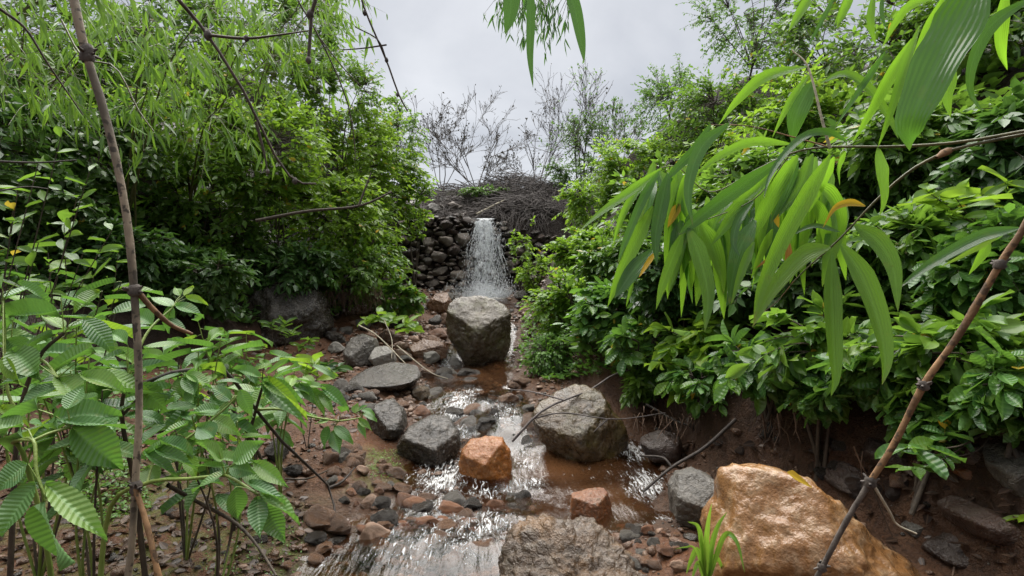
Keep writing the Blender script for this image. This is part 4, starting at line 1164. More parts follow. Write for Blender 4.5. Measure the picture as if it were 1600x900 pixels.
bank_shrub(190, 150, 120, 90, 'medium', "leafy tree between the spotted cane and the bamboo sprays", 380, Y=6.8, name="tree", cat="tree", trunk=.5)
bank_shrub(390, 150, 100, 90, 'bright', "light green tree behind the bamboo sprays", 330, Y=7.4, name="tree", cat="tree", trunk=.5)
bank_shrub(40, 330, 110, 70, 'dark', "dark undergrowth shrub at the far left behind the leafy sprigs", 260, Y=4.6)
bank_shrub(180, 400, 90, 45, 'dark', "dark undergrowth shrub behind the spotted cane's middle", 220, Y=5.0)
bank_shrub(1110, 600, 62, 34, 'broad', "broad-leaved plant drooping over the bank right of the olive boulder", 40, Y=3.5, objs=200, group=G, name="broadleaf_plant", cat="plant", size=.9)
bank_shrub(1290, 610, 80, 30, 'broad', "broad-leaved plant hanging lowest over the dark hollow", 40, Y=2.95, objs=200, group=G, name="broadleaf_plant", cat="plant", size=.85)
bank_shrub(1465, 650, 62, 34, 'broad', "broad-leaved plant drooping beside the lower node of the brown cane", 30, Y=2.5, objs=180, group=G, name="broadleaf_plant", cat="plant", size=.8)
bank_shrub(1010, 600, 46, 26, 'medium', "small-leaved plant drooping behind the olive boulder", 60, Y=4.1, name="bank_plant", cat="plant")
# ---- bamboo canopy on the left: arching culms with hanging sprays of narrow leaves
def bamboo_clump(label, sprays, Y, culm_from, seed, n_leaf=6, L=.185, spread=(60, 45), per=26, mat='left_bamboo', name="bamboo", group=None):
    """sprays: list of (px, py) centres of hanging sprays"""
    r = np.random.default_rng(seed + 4000)
    b = np.array(culm_from, float)
    t = thing(name, label, "bamboo", b, group)
    sk, sr = [], []; pos, dirn, nr = [], [], []
    for (px, py) in sprays:
        c = P(px, py, Y + r.normal(0, .25))
        m = (b + c) / 2 + np.array([0, 0, .55 * np.linalg.norm(c - b) * .5])
        culm = spline([b + r.normal(0, .05, 3) * [1, 1, 0], m, c + np.array([0, 0, .25])], 14)
        sk.append(culm); sr.append(np.linspace(.012, .004, 14))
        for k in range(per):
            s = culm[r.integers(12 if name == 'bamboo_spray' else 8, 14)]
            e = c + np.array([r.normal(0, spread[0]), r.normal(0, spread[0]) * .8, r.normal(0, spread[1])]) / F * Y
            q = spline([s, (s + e) / 2 + np.array([0, 0, .06]), e], 6)
            sk.append(q); sr.append(np.linspace(.003, .001, 6))
            td = norm(q[-1] - q[-2])
            for j in range(n_leaf):
                tpar = r.uniform(.45, 1); pp = q[min(5, int(tpar * 5.99))] + r.normal(0, .008, 3)
                dd = td * .35 + np.array([r.normal(0, .42), r.normal(0, .42), -.85 + r.normal(0, .22)])
                pos.append(pp); dirn.append(dd); nr.append([r.normal(0, .6), -.5 + r.normal(0, .5), .7])
    pos, dirn, nr = np.array(pos), norm(dirn), np.array(nr)
    sd = norm(np.cross(dirn, nr)); nr = np.cross(sd, dirn)
    ln = L * r.uniform(.6, 1.25, len(pos)); wd = ln * r.uniform(.11, .165, len(pos))
    me = scatter_mesh("foliage", T_NARROW, pos, sd, dirn, nr, ln, wd, r.random(len(pos))); me.materials.append(M[mat])
    stuff(link("foliage", local(me, t), t))
    w = tubes_mesh("culms", sk, sr, 5); w.materials.append(M['bamboo_stem'])
    stuff(link("culms", local(w, t), t))
    return t
def gz_at(x, y): return (x, y, float(ground(x, y, False)))
bamboo_clump("bamboo with hanging sprays beside the top of the spotted cane", [(40, 60), (120, 130), (60, 190), (200, 90)], 4.4, gz_at(-4.6, 5.0), 1, per=14)
bamboo_clump("bamboo with hanging sprays left of the forked twig", [(240, 40), (290, 130), (230, 180), (330, 60)], 4.8, gz_at(-4.0, 5.6), 2, per=14)
bamboo_clump("bamboo with hanging sprays behind the forked twig", [(390, 60), (350, 200), (420, 130), (450, 40)], 5.2, gz_at(-3.9, 6.4), 3, per=13, L=.18)
bamboo_clump("bamboo spray drooping in front of the sky at the top left", [(500, 20), (545, 5), (470, 90)], 5.4, gz_at(-3.7, 7.2), 4, per=22, L=.13, spread=(30, 30))
bamboo_clump("bamboo at the top left corner with loose yellowish sprays", [(-20, 30), (30, 130), (150, 20)], 3.6, gz_at(-4.4, 3.9), 5, per=18, L=.16)
bamboo_clump("fine bamboo spray hanging into the sky at the top centre", [(790, 10), (815, 35), (850, 40)], 4.2, gz_at(3.7, 3.2), 6, per=17, L=.105, spread=(17, 20), mat='bamboo_dark', name="bamboo_spray")

# ---- bare and thin bushes on the rim
def bare_bush(label, base_px, tips, Y, seed, mat='grey_twig', leafy=500, name="bare_bush", leaf_mat='grey_leaves', r0=.013, depth=5):
    r = np.random.default_rng(seed + 7000)
    bx, by_ = base_px
    b = P(bx, by_, Y); b[2] = min(b[2], float(ground(b[0], b[1], False)))
    t = thing(name, label, "bush", b)
    sk, sr, ends = [], [], []
    def grow_(p, d, L, rad, k):
        n = 5; q = [p]
        for _ in range(n - 1):
            d = norm(d + r.normal(0, .10, 3) + np.array([0, 0, .03])); q.append(q[-1] + d * L / (n - 1))
        q = np.array(q); sk.append(q); sr.append(np.maximum(.0030, np.linspace(rad, rad * .6, n)))
        if k == 0: ends.append((q[-1], d)); return
        for _ in range(r.integers(2, 5)):
            i = r.integers(2, n)
            nd = norm(d + r.normal(0, .42, 3) * [1, .7, .8])
            grow_(q[i], nd, L * r.uniform(.48, .75), rad * .58, k - 1)
        if r.random() < .6: ends.append((q[-1], d))
    for (tx, ty) in tips:
        e = P(tx, ty, Y + r.normal(0, .4)); d = e - b
        grow_(b + r.normal(0, .05, 3) * [1, 1, 0], norm(d + [0, 0, .1]), np.linalg.norm(d) * .55, r0 * r.uniform(.7, 1.1), depth - 1)
    w = tubes_mesh("branches", sk, sr, 4); w.materials.append(M[mat])
    stuff(link("branches", local(w, t), t))
    if leafy:
        i = r.integers(0, len(ends), leafy)
        pos = np.array([ends[k][0] for k in i]) + r.normal(0, .012, (leafy, 3)); dirn = norm(np.array([ends[k][1] for k in i]) + r.normal(0, .6, (leafy, 3)))
        nr = r.normal(0, .6, (leafy, 3)) + [0, -.3, .8]; sd = norm(np.cross(dirn, nr)); nr = np.cross(sd, dirn)
        ln = .055 * r.uniform(.6, 1.3, leafy)
        me = scatter_mesh("foliage", T_SMALL, pos, sd, dirn, nr, ln, ln * .55); me.materials.append(M[leaf_mat])
        stuff(link("foliage", local(me, t), t))
    return t
bare_bush("bare grey bush fanning out left above the dam", (745, 296), [(650, 190), (680, 170), (715, 180), (745, 185), (780, 215), (670, 235), (800, 250)], 12.2, 1, leafy=420)
bare_bush("bare bush leaning left on the rim beside the light green shrub", (690, 290), [(640, 200), (665, 180), (700, 200), (720, 230)], 11.8, 2, leafy=450)
bare_bush("bare grey bush fanning out right above the dam", (838, 292), [(825, 165), (845, 150), (870, 160), (900, 170), (925, 200), (800, 240)], 12.4, 3, leafy=450)
bare_bush("tall thin bare bush with upright stems on the right rim", (905, 292), [(880, 150), (905, 145), (935, 150), (960, 165), (985, 190)], 12.0, 4, leafy=900, leaf_mat='fine')
bare_bush("bare bush with small green leaves left of the skyline tree", (960, 295), [(930, 190), (965, 170), (990, 180), (1010, 210)], 11.2, 5, leafy=1300, leaf_mat='fine')
bare_bush("low dry twigs lying on the rim between the bare bushes", (790, 292), [(740, 262), (770, 250), (850, 255), (885, 265)], 12.0, 6, leafy=150, r0=.009, depth=4)
bank_shrub(912, 218, 40, 42, 'fine', "slim tree with one dense green clump among bare bushes", 150, Y=12.0, name="tree", cat="tree", trunk=.7, mat='fine', gap=.2)
bank_shrub(905, 270, 55, 26, 'fine', "low green bush at the foot of the bare right bushes", 170, Y=11.4, name="bush", cat="bush")
bank_shrub(755, 300, 40, 8, 'cover', "green turf edge on the rim above the dam", 120, Y=11.8, name="turf_edge", cat="turf", size=1.3, mat='cover')
bank_shrub(812, 385, 24, 32, 'bright', "thin bright plant growing from the wall right of the waterfall", 36, Y=9.5, name="wall_plant", cat="plant", size=.85, lump=.7)
bank_shrub(840, 430, 34, 26, 'bright', "bright leafy plant at the wall's foot right of the waterfall", 60, Y=9.0, name="wall_plant", cat="plant")
# ================================================================ NEAR PLANTS
# ---- the bamboo branch reaching in from the right, leaf by leaf
rb = np.random.default_rng(77)
def blade(parent, pts, wpx, mat, twist=0.0, face=(0, -1, .25), n=16, fold=.10, tipw=.02, wave=.0, base_w=.12, name="leaf"):
    """a long leaf along a curve of (px,py,Y); wpx is its full width in photo pixels"""
    c = P_path(pts, n + 1)
    Ym = np.mean([p[2] for p in pts]); W = wpx / F * Ym
    t = norm(np.gradient(c, axis=0))
    f0 = norm(np.array(face, float))
    s = norm(np.cross(t, f0)); nn = np.cross(s, t)
    v = np.linspace(0, 1, n + 1)
    ang = twist * (v - .35)
    s2 = s * np.cos(ang)[:, None] + nn * np.sin(ang)[:, None]; n2 = -s * np.sin(ang)[:, None] + nn * np.cos(ang)[:, None]
    prof = np.clip(v / .26 + base_w * .5, 0, 1) ** .7 * np.where(v > .26, 1 - np.clip((v - .26) / .74, 0, 1) ** 2.1, 1) + tipw * (v < 1)
    us = np.array([-1, -.5, 0, .5, 1])
    vs, uv = [], []
    ph = rb.uniform(0, 6)
    for i in range(n + 1):
        for u in us:
            off = fold * W * abs(u) + wave * W * math.sin(v[i] * 21 + ph) * (abs(u) - .3)
            vs.append(c[i] + s2[i] * u * .5 * W * prof[i] + n2[i] * off * prof[i]); uv.append((u * .5, v[i]))
    k = len(us)
    q = [(i * k + j, i * k + j + 1, (i + 1) * k + j + 1, (i + 1) * k + j) for i in range(n) for j in range(k - 1)]
    vs = np.array(vs) - np.array(parent.location)
    q = np.array(q)
    me = raw_mesh(name, vs, q, np.full(len(q), 4), np.array(uv)[q.ravel()])
    return link(name, me, parent, M[mat])
bb_loc = P(1640, 205, .86)
branch = thing("bamboo_branch", "green bamboo branch with long hanging leaves reaching in over the right bank", "bamboo branch", bb_loc)
def branch_stem(par, pts, r0, r1, mat, name="stem", n=18, sides=6):
    p = P_path(pts, n)
    return link(name, local(tubes_mesh(name, [p], [np.linspace(r0, r1, n)], sides), par), par, M[mat])
branch_stem(branch, [(1660, 196, .84), (1600, 205, .87), (1500, 222, .91), (1400, 229, .95), (1290, 230, 1.0), (1235, 240, 1.03), (1180, 266, 1.06)], .0032, .0016, 'bamboo_stem')
branch_stem(branch, [(1660, 200, .845), (1600, 210, .875), (1530, 224, .90), (1480, 236, .92)], .0030, .0026, 'bamboo_stem')
branch_stem(branch, [(1480, 236, .92), (1425, 265, .95), (1370, 312, .99), (1310, 375, 1.02), (1262, 418, 1.05), (1240, 440, 1.06)], .0030, .0012, 'bamboo_stem')
branch_stem(branch, [(1300, 231, .995), (1235, 213, 1.03), (1170, 197, 1.06), (1110, 195, 1.08)], .0016, .0009, 'brown_cane')
branch_stem(branch, [(1297, 232, .995), (1285, 190, 1.0), (1263, 106, 1.02), (1237, 78, 1.04)], .0030, .0012, 'pale_stem')
branch_stem(branch, [(1180, 266, 1.06), (1110, 300, 1.08), (1060, 262, 1.10), (1032, 262, 1.11)], .0015, .0009, 'bamboo_stem')
branch_stem(branch, [(1235, 240, 1.03), (1180, 310, 1.05), (1100, 345, 1.07), (1060, 366, 1.08)], .0014, .0009, 'bamboo_stem')
branch_stem(branch, [(1240, 440, 1.06), (1215, 470, 1.07), (1190, 490, 1.07)], .0010, .0006, 'brown_cane')
p = P(1478, 237, .92)
link("node", local(tubes_mesh("node", [np.array([p + [.012, 0, .004], p + [.004, 0, .001], p - [.006, 0, .003], p - [.016, 0, .010]])], [np.array([.003, .0062, .0060, .0028])], 8), branch), branch, M['brown_cane'])
CULM = np.array([2.1, 1.25])
def world_stem(par, pts, r0, r1, mat='bamboo_stem', n=14, name="stem"):
    link(name, local(tubes_mesh(name, [spline(np.array(pts), n)], [np.linspace(r0, r1, n)], 7), par), par, M[mat])
g0 = float(ground(CULM[0], CULM[1], False))
world_stem(branch, [(2.1, 1.25, g0 - .05), (2.12, 1.22, 1.6), (2.08, 1.2, 2.4), (2.0, 1.15, 3.3)], .016, .008, name="culm")
world_stem(branch, [(2.11, 1.22, 1.75), (1.5, 1.05, 1.72), P(1655, 196.5, .842)], .005, .0032)
world_stem(branch, [(2.09, 1.21, 2.3), (1.4, .85, 2.05), P(1695, -60, .602)], .005, .003)
def d2(pts, Y, dY=.0):
    n = len(pts)
    return [(a, b, Y + dY * i / max(1, n - 1)) for i, (a, b) in enumerate(pts)]
B, D = 'bamboo', 'bamboo_dark'
LEAVES = [
 ([(1262, 104), (1195, 120), (1150, 158), (1122, 196)], 24, B, 1.02, -.03), ([(1264, 116), (1238, 152), (1222, 182), (1206, 216)], 15, B, 1.03, 0),
 ([(1270, 128), (1250, 165), (1240, 196), (1238, 226)], 42, D, 1.03, .02), ([(1282, 130), (1320, 117), (1358, 140), (1390, 186), (1404, 218)], 22, B, 1.0, -.06),
 ([(1324, 221), (1293, 206), (1258, 212), (1225, 242), (1202, 278), (1193, 312)], 17, D, .98, -.05), ([(1236, 225), (1175, 222), (1122, 245), (1082, 278)], 20, B, 1.03, -.02),
 ([(1222, 248), (1150, 296), (1085, 346), (1060, 368)], 32, D, 1.02, .0), ([(1246, 243), (1212, 290), (1185, 345), (1160, 398)], 38, B, 1.04, .02),
 ([(1297, 242), (1262, 300), (1222, 372), (1190, 447), (1177, 504)], 40, B, .98, -.06), ([(1303, 245), (1284, 285), (1264, 332)], 22, B, 1.02, .04),
 ([(1270, 284), (1298, 308), (1313, 345), (1309, 380)], 36, B, 1.05, .02), ([(1262, 303), (1283, 335), (1290, 365), (1289, 394)], 30, B, 1.07, .03),
 ([(1263, 318), (1256, 365), (1254, 420), (1257, 462)], 18, B, 1.09, .02), ([(1352, 322), (1326, 317), (1302, 326), (1285, 357)], 16, 'bamboo_yellow', .98, -.02),
 ([(1312, 362), (1270, 353), (1234, 369)], 12, D, 1.0, -.03), ([(1297, 386), (1256, 398), (1207, 452), (1175, 512)], 37, B, 1.0, -.05),
 ([(1300, 396), (1299, 460), (1302, 540), (1304, 588), (1298, 620)], 39, B, .99, -.07), ([(1314, 381), (1345, 430), (1371, 500), (1382, 560), (1378, 602)], 48, B, .97, -.08),
 ([(1335, 351), (1372, 378), (1396, 422), (1403, 488)], 41, B, .98, -.06), ([(1372, 231), (1376, 270), (1379, 310), (1374, 338)], 42, B, .96, -.03),
 ([(1425, 61), (1385, 126), (1355, 180), (1331, 224)], 27, B, .92, .03), ([(1383, 81), (1345, 138), (1303, 202)], 13, D, .95, .03),
 ([(1437, 40), (1412, 110), (1390, 180), (1371, 232)], 18, B, .88, .04), ([(1535, -45), (1505, 25), (1462, 105), (1424, 190), (1421, 236)], 84, D, .58, .06),
 ([(1612, -4), (1552, 36), (1522, 88), (1515, 140), (1538, 180)], 29, D, .66, .02), ([(1572, -20), (1563, 40), (1563, 80), (1574, 110)], 26, B, .72, .03),
 ([(1486, 92), (1480, 130), (1478, 150), (1485, 184)], 32, B, .80, 0), ([(1476, -8), (1446, 50), (1424, 110), (1408, 160)], 26, B, .78, .04),
 ([(1458, -3), (1420, 10), (1396, 40), (1379, 74)], 18, B, .86, .02), ([(1366, -14), (1360, 28), (1362, 50), (1369, 72)], 15, B, .90, 0), ([(1378, -8), (1377, 24), (1387, 48)], 10, D, .92, 0),
 ([(1332, -16), (1318, 16), (1307, 42)], 20, B, .92, 0), ([(1267, -8), (1248, 22), (1232, 50)], 20, B, .98, 0), ([(1304, -6), (1283, 34), (1261, 76)], 10, D, .96, 0), ([(1328, -6), (1316, 14), (1303, 40)], 16, B, .95, 0),
 ([(1034, 263), (983, 301), (940, 332), (902, 364)], 21, B, 1.10, .02), ([(1022, 271), (992, 305), (972, 340), (957, 386)], 19, B, 1.12, .02), ([(1030, 267), (1004, 312), (978, 375), (965, 412)], 19, D, 1.08, .0),
 ([(1020, 322), (994, 375), (968, 430), (949, 480)], 30, B, 1.09, -.02), ([(1022, 389), (992, 420), (974, 445), (960, 466)], 34, D, 1.07, -.02), ([(1024, 394), (1010, 414), (998, 434)], 11, 'bamboo_yellow', 1.05, -.02),
 ([(1110, 194), (1090, 230), (1058, 262), (1036, 287)], 23, D, 1.06, .02), ([(1139, 193), (1102, 222), (1083, 260), (1075, 305), (1083, 354)], 28, D, 1.02, -.03), ([(1044, 271), (1033, 320), (1024, 370), (1026, 416)], 31, D, 1.05, -.02),
 ([(1058, 272), (1050, 305), (1042, 344)], 16, B, 1.09, 0), ([(1074, 264), (1061, 305), (1057, 344)], 16, B, 1.10, 0), ([(1062, 318), (1052, 336), (1043, 356)], 19, 'bamboo_yellow', 1.1, 0),
 ([(1067, 364), (1052, 400), (1035, 445), (1025, 484)], 25, B, 1.05, -.03), ([(1064, 369), (1055, 410), (1044, 458)], 24, B, 1.08, -.02), ([(1075, 356), (1092, 400), (1106, 460), (1101, 520)], 37, B, 1.02, -.05),
 ([(1095, 346), (1112, 385), (1124, 425), (1131, 460)], 40, B, 1.08, -.02), ([(1171, 314), (1145, 337), (1111, 384)], 30, B, 1.06, -.02), ([(1177, 314), (1153, 345), (1146, 380), (1156, 402)], 18, D, 1.0, -.03),
 ([(1180, 344), (1158, 385), (1145, 430), (1139, 476)], 40, D, 1.03, -.03), ([(1178, 378), (1160, 420), (1142, 477)], 19, B, .99, -.03), ([(990, 440), (984, 458), (978, 480)], 8, B, 1.06, 0), ([(1074, 364), (1077, 385), (1079, 410)], 17, B, 1.1, 0),
 ([(1207, 358), (1190, 392), (1173, 436)], 21, B, 1.08, 0), ([(1233, 378), (1230, 408), (1226, 444)], 14, 'bamboo_brown', 1.04, 0), ([(1207, 326), (1212, 340), (1217, 356)], 15, 'bamboo_yellow', 1.07, 0), ([(1222, 370), (1210, 395), (1180, 420)], 12, 'bamboo_brown', 1.06, 0),
 ([(1592, 356), (1530, 371), (1455, 412), (1400, 453)], 27, D, .98, -.02), ([(1562, 369), (1505, 398), (1468, 418)], 13, 'grass', .97, -.02), ([(1547, 378), (1530, 402), (1513, 430)], 24, B, 1.0, 0),
 ([(1245, 246), (1222, 300), (1204, 350)], 34, D, 1.06, 0), ([(1322, 236), (1310, 262), (1312, 290)], 14, B, 1.02, 0), ([(1205, 262), (1180, 296), (1140, 330), (1120, 350)], 20, B, 1.07, 0),
 ([(1418, 228), (1420, 180), (1432, 120), (1446, 66)], 15, B, .93, 0), ([(1270, 240), (1246, 300), (1215, 340)], 26, B, 1.05, 0),
]
for (pts, w, mat, Yd, dY) in LEAVES:
    f = (rb.normal(0, .30), -1, rb.normal(.25, .30))
    if w > 70: f = (-.35, -.62, .80)
    blade(branch, d2(pts, Yd, dY), w * (.72 if w < 70 else .88), mat, twist=rb.normal(0, .45), face=f, fold=rb.uniform(.08, .24), wave=.09 if w > 70 else .02)
for i in range(66):                                 # further leaves of the hanging bunches, behind the traced ones
    bx, by_ = ((1040, 268), (1075, 330), (1110, 335), (1180, 320), (1215, 270), (1260, 262), (1290, 300), (1150, 300))[i % 8]
    bx += rb.normal(0, 16); by_ += rb.normal(0, 12); dx_ = rb.normal(-14, 26); L_ = rb.uniform(80, 150); yy = 1.10 + rb.uniform(0, .10)
    blade(branch, [(bx, by_, yy), (bx + dx_ * .45, by_ + L_ * .45, yy - .02), (bx + dx_, by_ + L_, yy - .02)], rb.uniform(14, 28), B if rb.random() < .75 else D, twist=rb.normal(0, .5), face=(rb.normal(0, .45), -1, rb.normal(.2, .3)), fold=rb.uniform(.08, .24))
# the stem above the frame that carries the topmost leaves
top_loc = P(1700, -80, .75)
branch_stem(branch, [(1700, -60, .60), (1600, -30, .66), (1480, -14, .78), (1380, -16, .90), (1260, -12, .99)], .003, .0012, 'bamboo_stem')

# ---- near leaves hanging into the sky at the top
ht_loc = P(840, -60, .8)
hang = thing("hanging_bamboo_sprig", "three long bamboo leaves hanging down into the sky", "bamboo sprig", ht_loc)
branch_stem(hang, [(700, -70, .82), (800, -40, .8), (880, -38, .8), (960, -60, .8)], .002, .0014, 'bamboo_stem')
world_stem(hang, [(2.02, 1.16, 3.15), (1.1, .95, 2.35), P(955, -60, .8)], .004, .0014)
for pts, w in (([(801, -38), (799, 0), (796, 28), (789, 54)], 26), ([(829, -40), (829, 30), (828, 88), (833, 138)], 14), ([(880, -38), (897, 10), (907, 60), (913, 99)], 21)):
    blade(hang, d2(pts, .8), w, 'bamboo_dark', face=(.2, -1, .1), fold=.12)

# ---- canes and dead twigs
def cane(name, label, cat, segs, nodes, mat, group=None):
    t = thing(name, label, cat, P(*segs[0][0][-1]))
    for pts, w0, w1, m in segs:
        n = 26; p = P_path(pts, n)
        wv = .64 * np.linspace(w0, w1, n) / 2 / F * p[:, 1] * (1 + .05 * rb.normal(size=n))
        link("stem", local(tubes_mesh("stem", [p], [wv], 9), t), t, M[m])
    for (px, py, Yd, w, h) in nodes:
        c = P(px, py, Yd); r = .74 * w / 2 / F * Yd; hh = h / F * Yd
        link("node", local(tubes_mesh("node", [np.array([c + [0, 0, hh], c + [.001, 0, hh * .4], c, c - [0, 0, hh * .5], c - [0, 0, hh]])],
             [np.array([r * .7, r * 1.12, r * .95, r * 1.15, r * .7])], 9), t), t, M['node'])
        sp, sr_ = [], []
        for k in range(5):
            a = rb.uniform(0, 6.28); d = np.array([math.cos(a), math.sin(a), rb.uniform(-.2, .8)]) * r * rb.uniform(1.3, 2.1)
            sp.append(np.array([c, c + d * .6, c + d])); sr_.append(np.array([r * .35, r * .3, r * .18]))
        link("bud_stub", local(tubes_mesh("bud_stub", sp, sr_, 5), t), t, M['node']).__setitem__("kind", "stuff")
    return t
cane("dead_cane", "spotted dead bamboo cane standing upright at the left", "cane",
     [([(108, -40, 1.22), (122, 32, 1.22), (136, 90, 1.23), (160, 165, 1.24), (184, 262, 1.25), (200, 355, 1.26), (209, 450, 1.27), (216, 560, 1.28), (217, 660, 1.28), (211, 760, 1.28), (206, 850, 1.28), (196, 960, 1.28), (190, 1270, 1.28)], 20, 15, 'old_cane'),
      ([(211, 764, 1.275), (228, 815, 1.26), (244, 885, 1.24), (256, 960, 1.24), (275, 1260, 1.25)], 13, 15, 'brown_cane'),
      ([(212, 452, 1.27), (238, 482, 1.30), (268, 508, 1.34), (300, 522, 1.38)], 15, 8, 'brown_cane')],
     [(136, 84, 1.23, 26, 14), (210, 454, 1.27, 24, 9), (212, 762, 1.28, 22, 11)], 'old_cane')
cane("dry_cane", "dry brown bamboo cane slanting across the lower right", "cane",
     [([(1640, 270, 1.20), (1602, 352, 1.22), (1563, 412, 1.25), (1500, 520, 1.30), (1443, 602, 1.34), (1398, 692, 1.38), (1360, 752, 1.41)], 17, 15, 'brown_cane'),
      ([(1360, 752, 1.41), (1322, 815, 1.44), (1284, 888, 1.47), (1240, 975, 1.5), (1160, 1180, 1.53)], 13, 14, 'node'),
      ([(1366, 760, 1.41), (1390, 800, 1.43), (1402, 820, 1.44), (1432, 834, 1.46)], 7, 4, 'pale_stem'),
      ([(1364, 764, 1.41), (1378, 800, 1.42), (1395, 840, 1.43)], 3, 2, 'twig')],
     [(1562, 413, 1.25, 22, 8), (1443, 602, 1.34, 21, 8), (1360, 753, 1.41, 22, 9), (1284, 886, 1.47, 18, 7)], 'brown_cane')
def twig(label, paths, mat='twig', name="dead_twig", w=(4, 2), group=None, knobs=()):
    pl = [P_path(p, 14) for p in paths]
    t = thing(name, label, "twig", pl[0][0], group)
    rr = [np.linspace(w[0], w[1], 14) / 2 / F * p[:, 1] * (1 if i == 0 else .7) for i, p in enumerate(pl)]
    link("stem", local(tubes_mesh("stem", pl[:1], rr[:1], 6), t), t, M[mat])
    for p, r in zip(pl[1:], rr[1:]): link("side_twig", local(tubes_mesh("side_twig", [p], [r], 5), t), t, M[mat])
    for (px, py, Yd, s) in knobs:
        c = P(px, py, Yd); r = s / 2 / F * Yd
        link("bud", local(tubes_mesh("bud", [np.array([c + [0, 0, r * 1.4], c + [0, 0, r * .5], c - [0, 0, r * .6], c - [0, 0, r * 1.4]])], [np.array([r * .4, r, r, r * .3])], 6), t), t, M['node'])
    return t
twig("forked dark twig slanting down through the upper left", [[(60, -420, 2.6), (190, -160, 1.9), (268, -20, 1.6), (290, 12, 1.6), (325, 55, 1.62), (385, 150, 1.66), (425, 235, 1.7), (460, 282, 1.72), (494, 287, 1.73)],
     [(325, 55, 1.62), (385, 60, 1.6), (440, 54, 1.58), (482, 48, 1.57)], [(400, 190, 1.67), (412, 235, 1.68), (418, 268, 1.68)]], w=(8, 3), knobs=[(325, 55, 1.62, 12), (385, 60, 1.6, 8), (418, 268, 1.68, 6), (461, 283, 1.72, 8)])
twig("short knobby twig hanging at the end of the forked twig", [[(420, -420, 2.4), (490, -160, 1.7), (494, -20, 1.57), (487, 20, 1.57), (485, 50, 1.57), (482, 95, 1.57)]], w=(7, 5), knobs=[(485, 22, 1.57, 11), (482, 94, 1.57, 9)])
twig("thin knotted twig hanging against the sky", [[(380, -420, 2.6), (520, -160, 2.0), (560, -20, 1.9), (572, 20, 1.9), (604, 95, 1.92), (622, 145, 1.94), (637, 174, 1.95)], [(604, 70, 1.92), (570, 75, 1.92), (535, 78, 1.92)], [(604, 95, 1.92), (590, 62, 1.9), (555, 42, 1.9)]], w=(4, 2.5), knobs=[(570, 20, 1.9, 7), (604, 94, 1.92, 6), (621, 148, 1.94, 5)])
twig("long thin twig drooping in front of the left shrubs", [[(330, -300, 2.8), (420, -120, 2.3), (455, -20, 2.2), (500, 60, 2.25), (540, 150, 2.3), (553, 215, 2.35), (555, 250, 2.35)], [(500, 60, 2.25), (540, 110, 2.3), (580, 150, 2.4)]], w=(3.5, 1.5))
twig("pale thin bamboo twig behind the spotted cane", [[(95, 30, 2.6), (130, 90, 2.6), (180, 105, 2.6), (215, 170, 2.6), (240, 205, 2.6)]], 'bamboo_stem', w=(3, 2))
twig("black twig leaning down in front of the shrubs at the left", [[(0, 14, 2.0), (40, 45, 2.05), (75, 100, 2.1), (130, 180, 2.2)]], 'twig', w=(5, 2))
twig("arched dark twig ending on the gravel by the left pool", [[(200, 612, 1.9), (262, 584, 1.95), (330, 575, 2.05), (356, 584, 2.1), (400, 640, 2.3), (450, 700, 2.5), (515, 762, 2.75), (524, 828, 2.6)], [(515, 762, 2.75), (535, 752, 2.8), (555, 730, 2.9)]], 'dark_twig', w=(8, 3))
twig("grey-brown twig arching over the ribbed leaves", [[(325, 612, 2.0), (360, 635, 2.05), (395, 690, 2.1), (420, 745, 2.15), (435, 780, 2.2)]], 'twig', w=(6, 4))
twig("dry twig lying from the cane to the lower edge", [[(262, 758, 1.75), (310, 785, 1.85), (365, 815, 1.9), (400, 850, 1.85), (432, 900, 1.75)], [(365, 815, 1.9), (358, 850, 1.9), (350, 880, 1.85)]], 'twig', w=(7, 4))
twig("thin stick lying at the left pool", [[(445, 748, 2.9), (480, 748, 2.95), (512, 735, 3.0)]], 'twig', w=(3, 2))
twig("bare branching twig lying over the olive boulder", [[(800, 690, 3.4), (850, 640, 3.45), (920, 610, 3.7), (960, 585, 3.9), (1000, 575, 4.0)], [(830, 655, 3.45), (880, 645, 3.35), (960, 655, 3.3), (1040, 645, 3.4)],
     [(950, 655, 3.3), (935, 668, 3.3), (928, 675, 3.3)], [(880, 625, 3.5), (830, 612, 3.6), (790, 608, 3.8)]], 'grey_twig', w=(4, 2))
twig("dark bent twig hanging from the right bank to the rapids", [[(1150, 655, 3.0), (1100, 700, 3.0), (1050, 730, 2.95), (1005, 768, 2.9)], [(1050, 730, 2.95), (1035, 715, 3.0), (1000, 712, 3.1)]], 'dark_twig', w=(6, 4))
twig("dark root twig on the bank below the broad leaves", [[(1010, 632, 3.8), (1080, 665, 3.5), (1150, 640, 3.3), (1235, 632, 3.2)], [(1080, 665, 3.5), (1120, 690, 3.3), (1140, 700, 3.2)]], 'dark_twig', w=(4, 2))
twig("long root trailing down the dark bank at right", [[(1440, 760, 2.15), (1465, 795, 2.1), (1490, 850, 2.0), (1530, 905, 1.9)], [(1490, 850, 2.0), (1492, 880, 1.95), (1486, 910, 1.9)]], 'root', w=(5, 4))
twig("thin twig crossing the grey rock face", [[(1600, 745, 2.0), (1560, 728, 2.05), (1500, 712, 2.1)], [(1600, 788, 2.0), (1540, 770, 2.05), (1460, 785, 2.1)]], 'dark_twig', w=(4, 2))
twig("bare twig showing through the right shrubs", [[(1300, 500, 3.0), (1270, 530, 2.95), (1265, 555, 2.9), (1240, 560, 2.9)], [(1265, 545, 2.9), (1255, 525, 2.9)]], 'grey_twig', w=(3, 1.5))
twig("bare pale twig by the brown cane's middle", [[(1560, 520, 2.2), (1525, 545, 2.2), (1518, 570, 2.2)], [(1525, 545, 2.2), (1490, 535, 2.2)]], 'grey_twig', w=(4, 2))
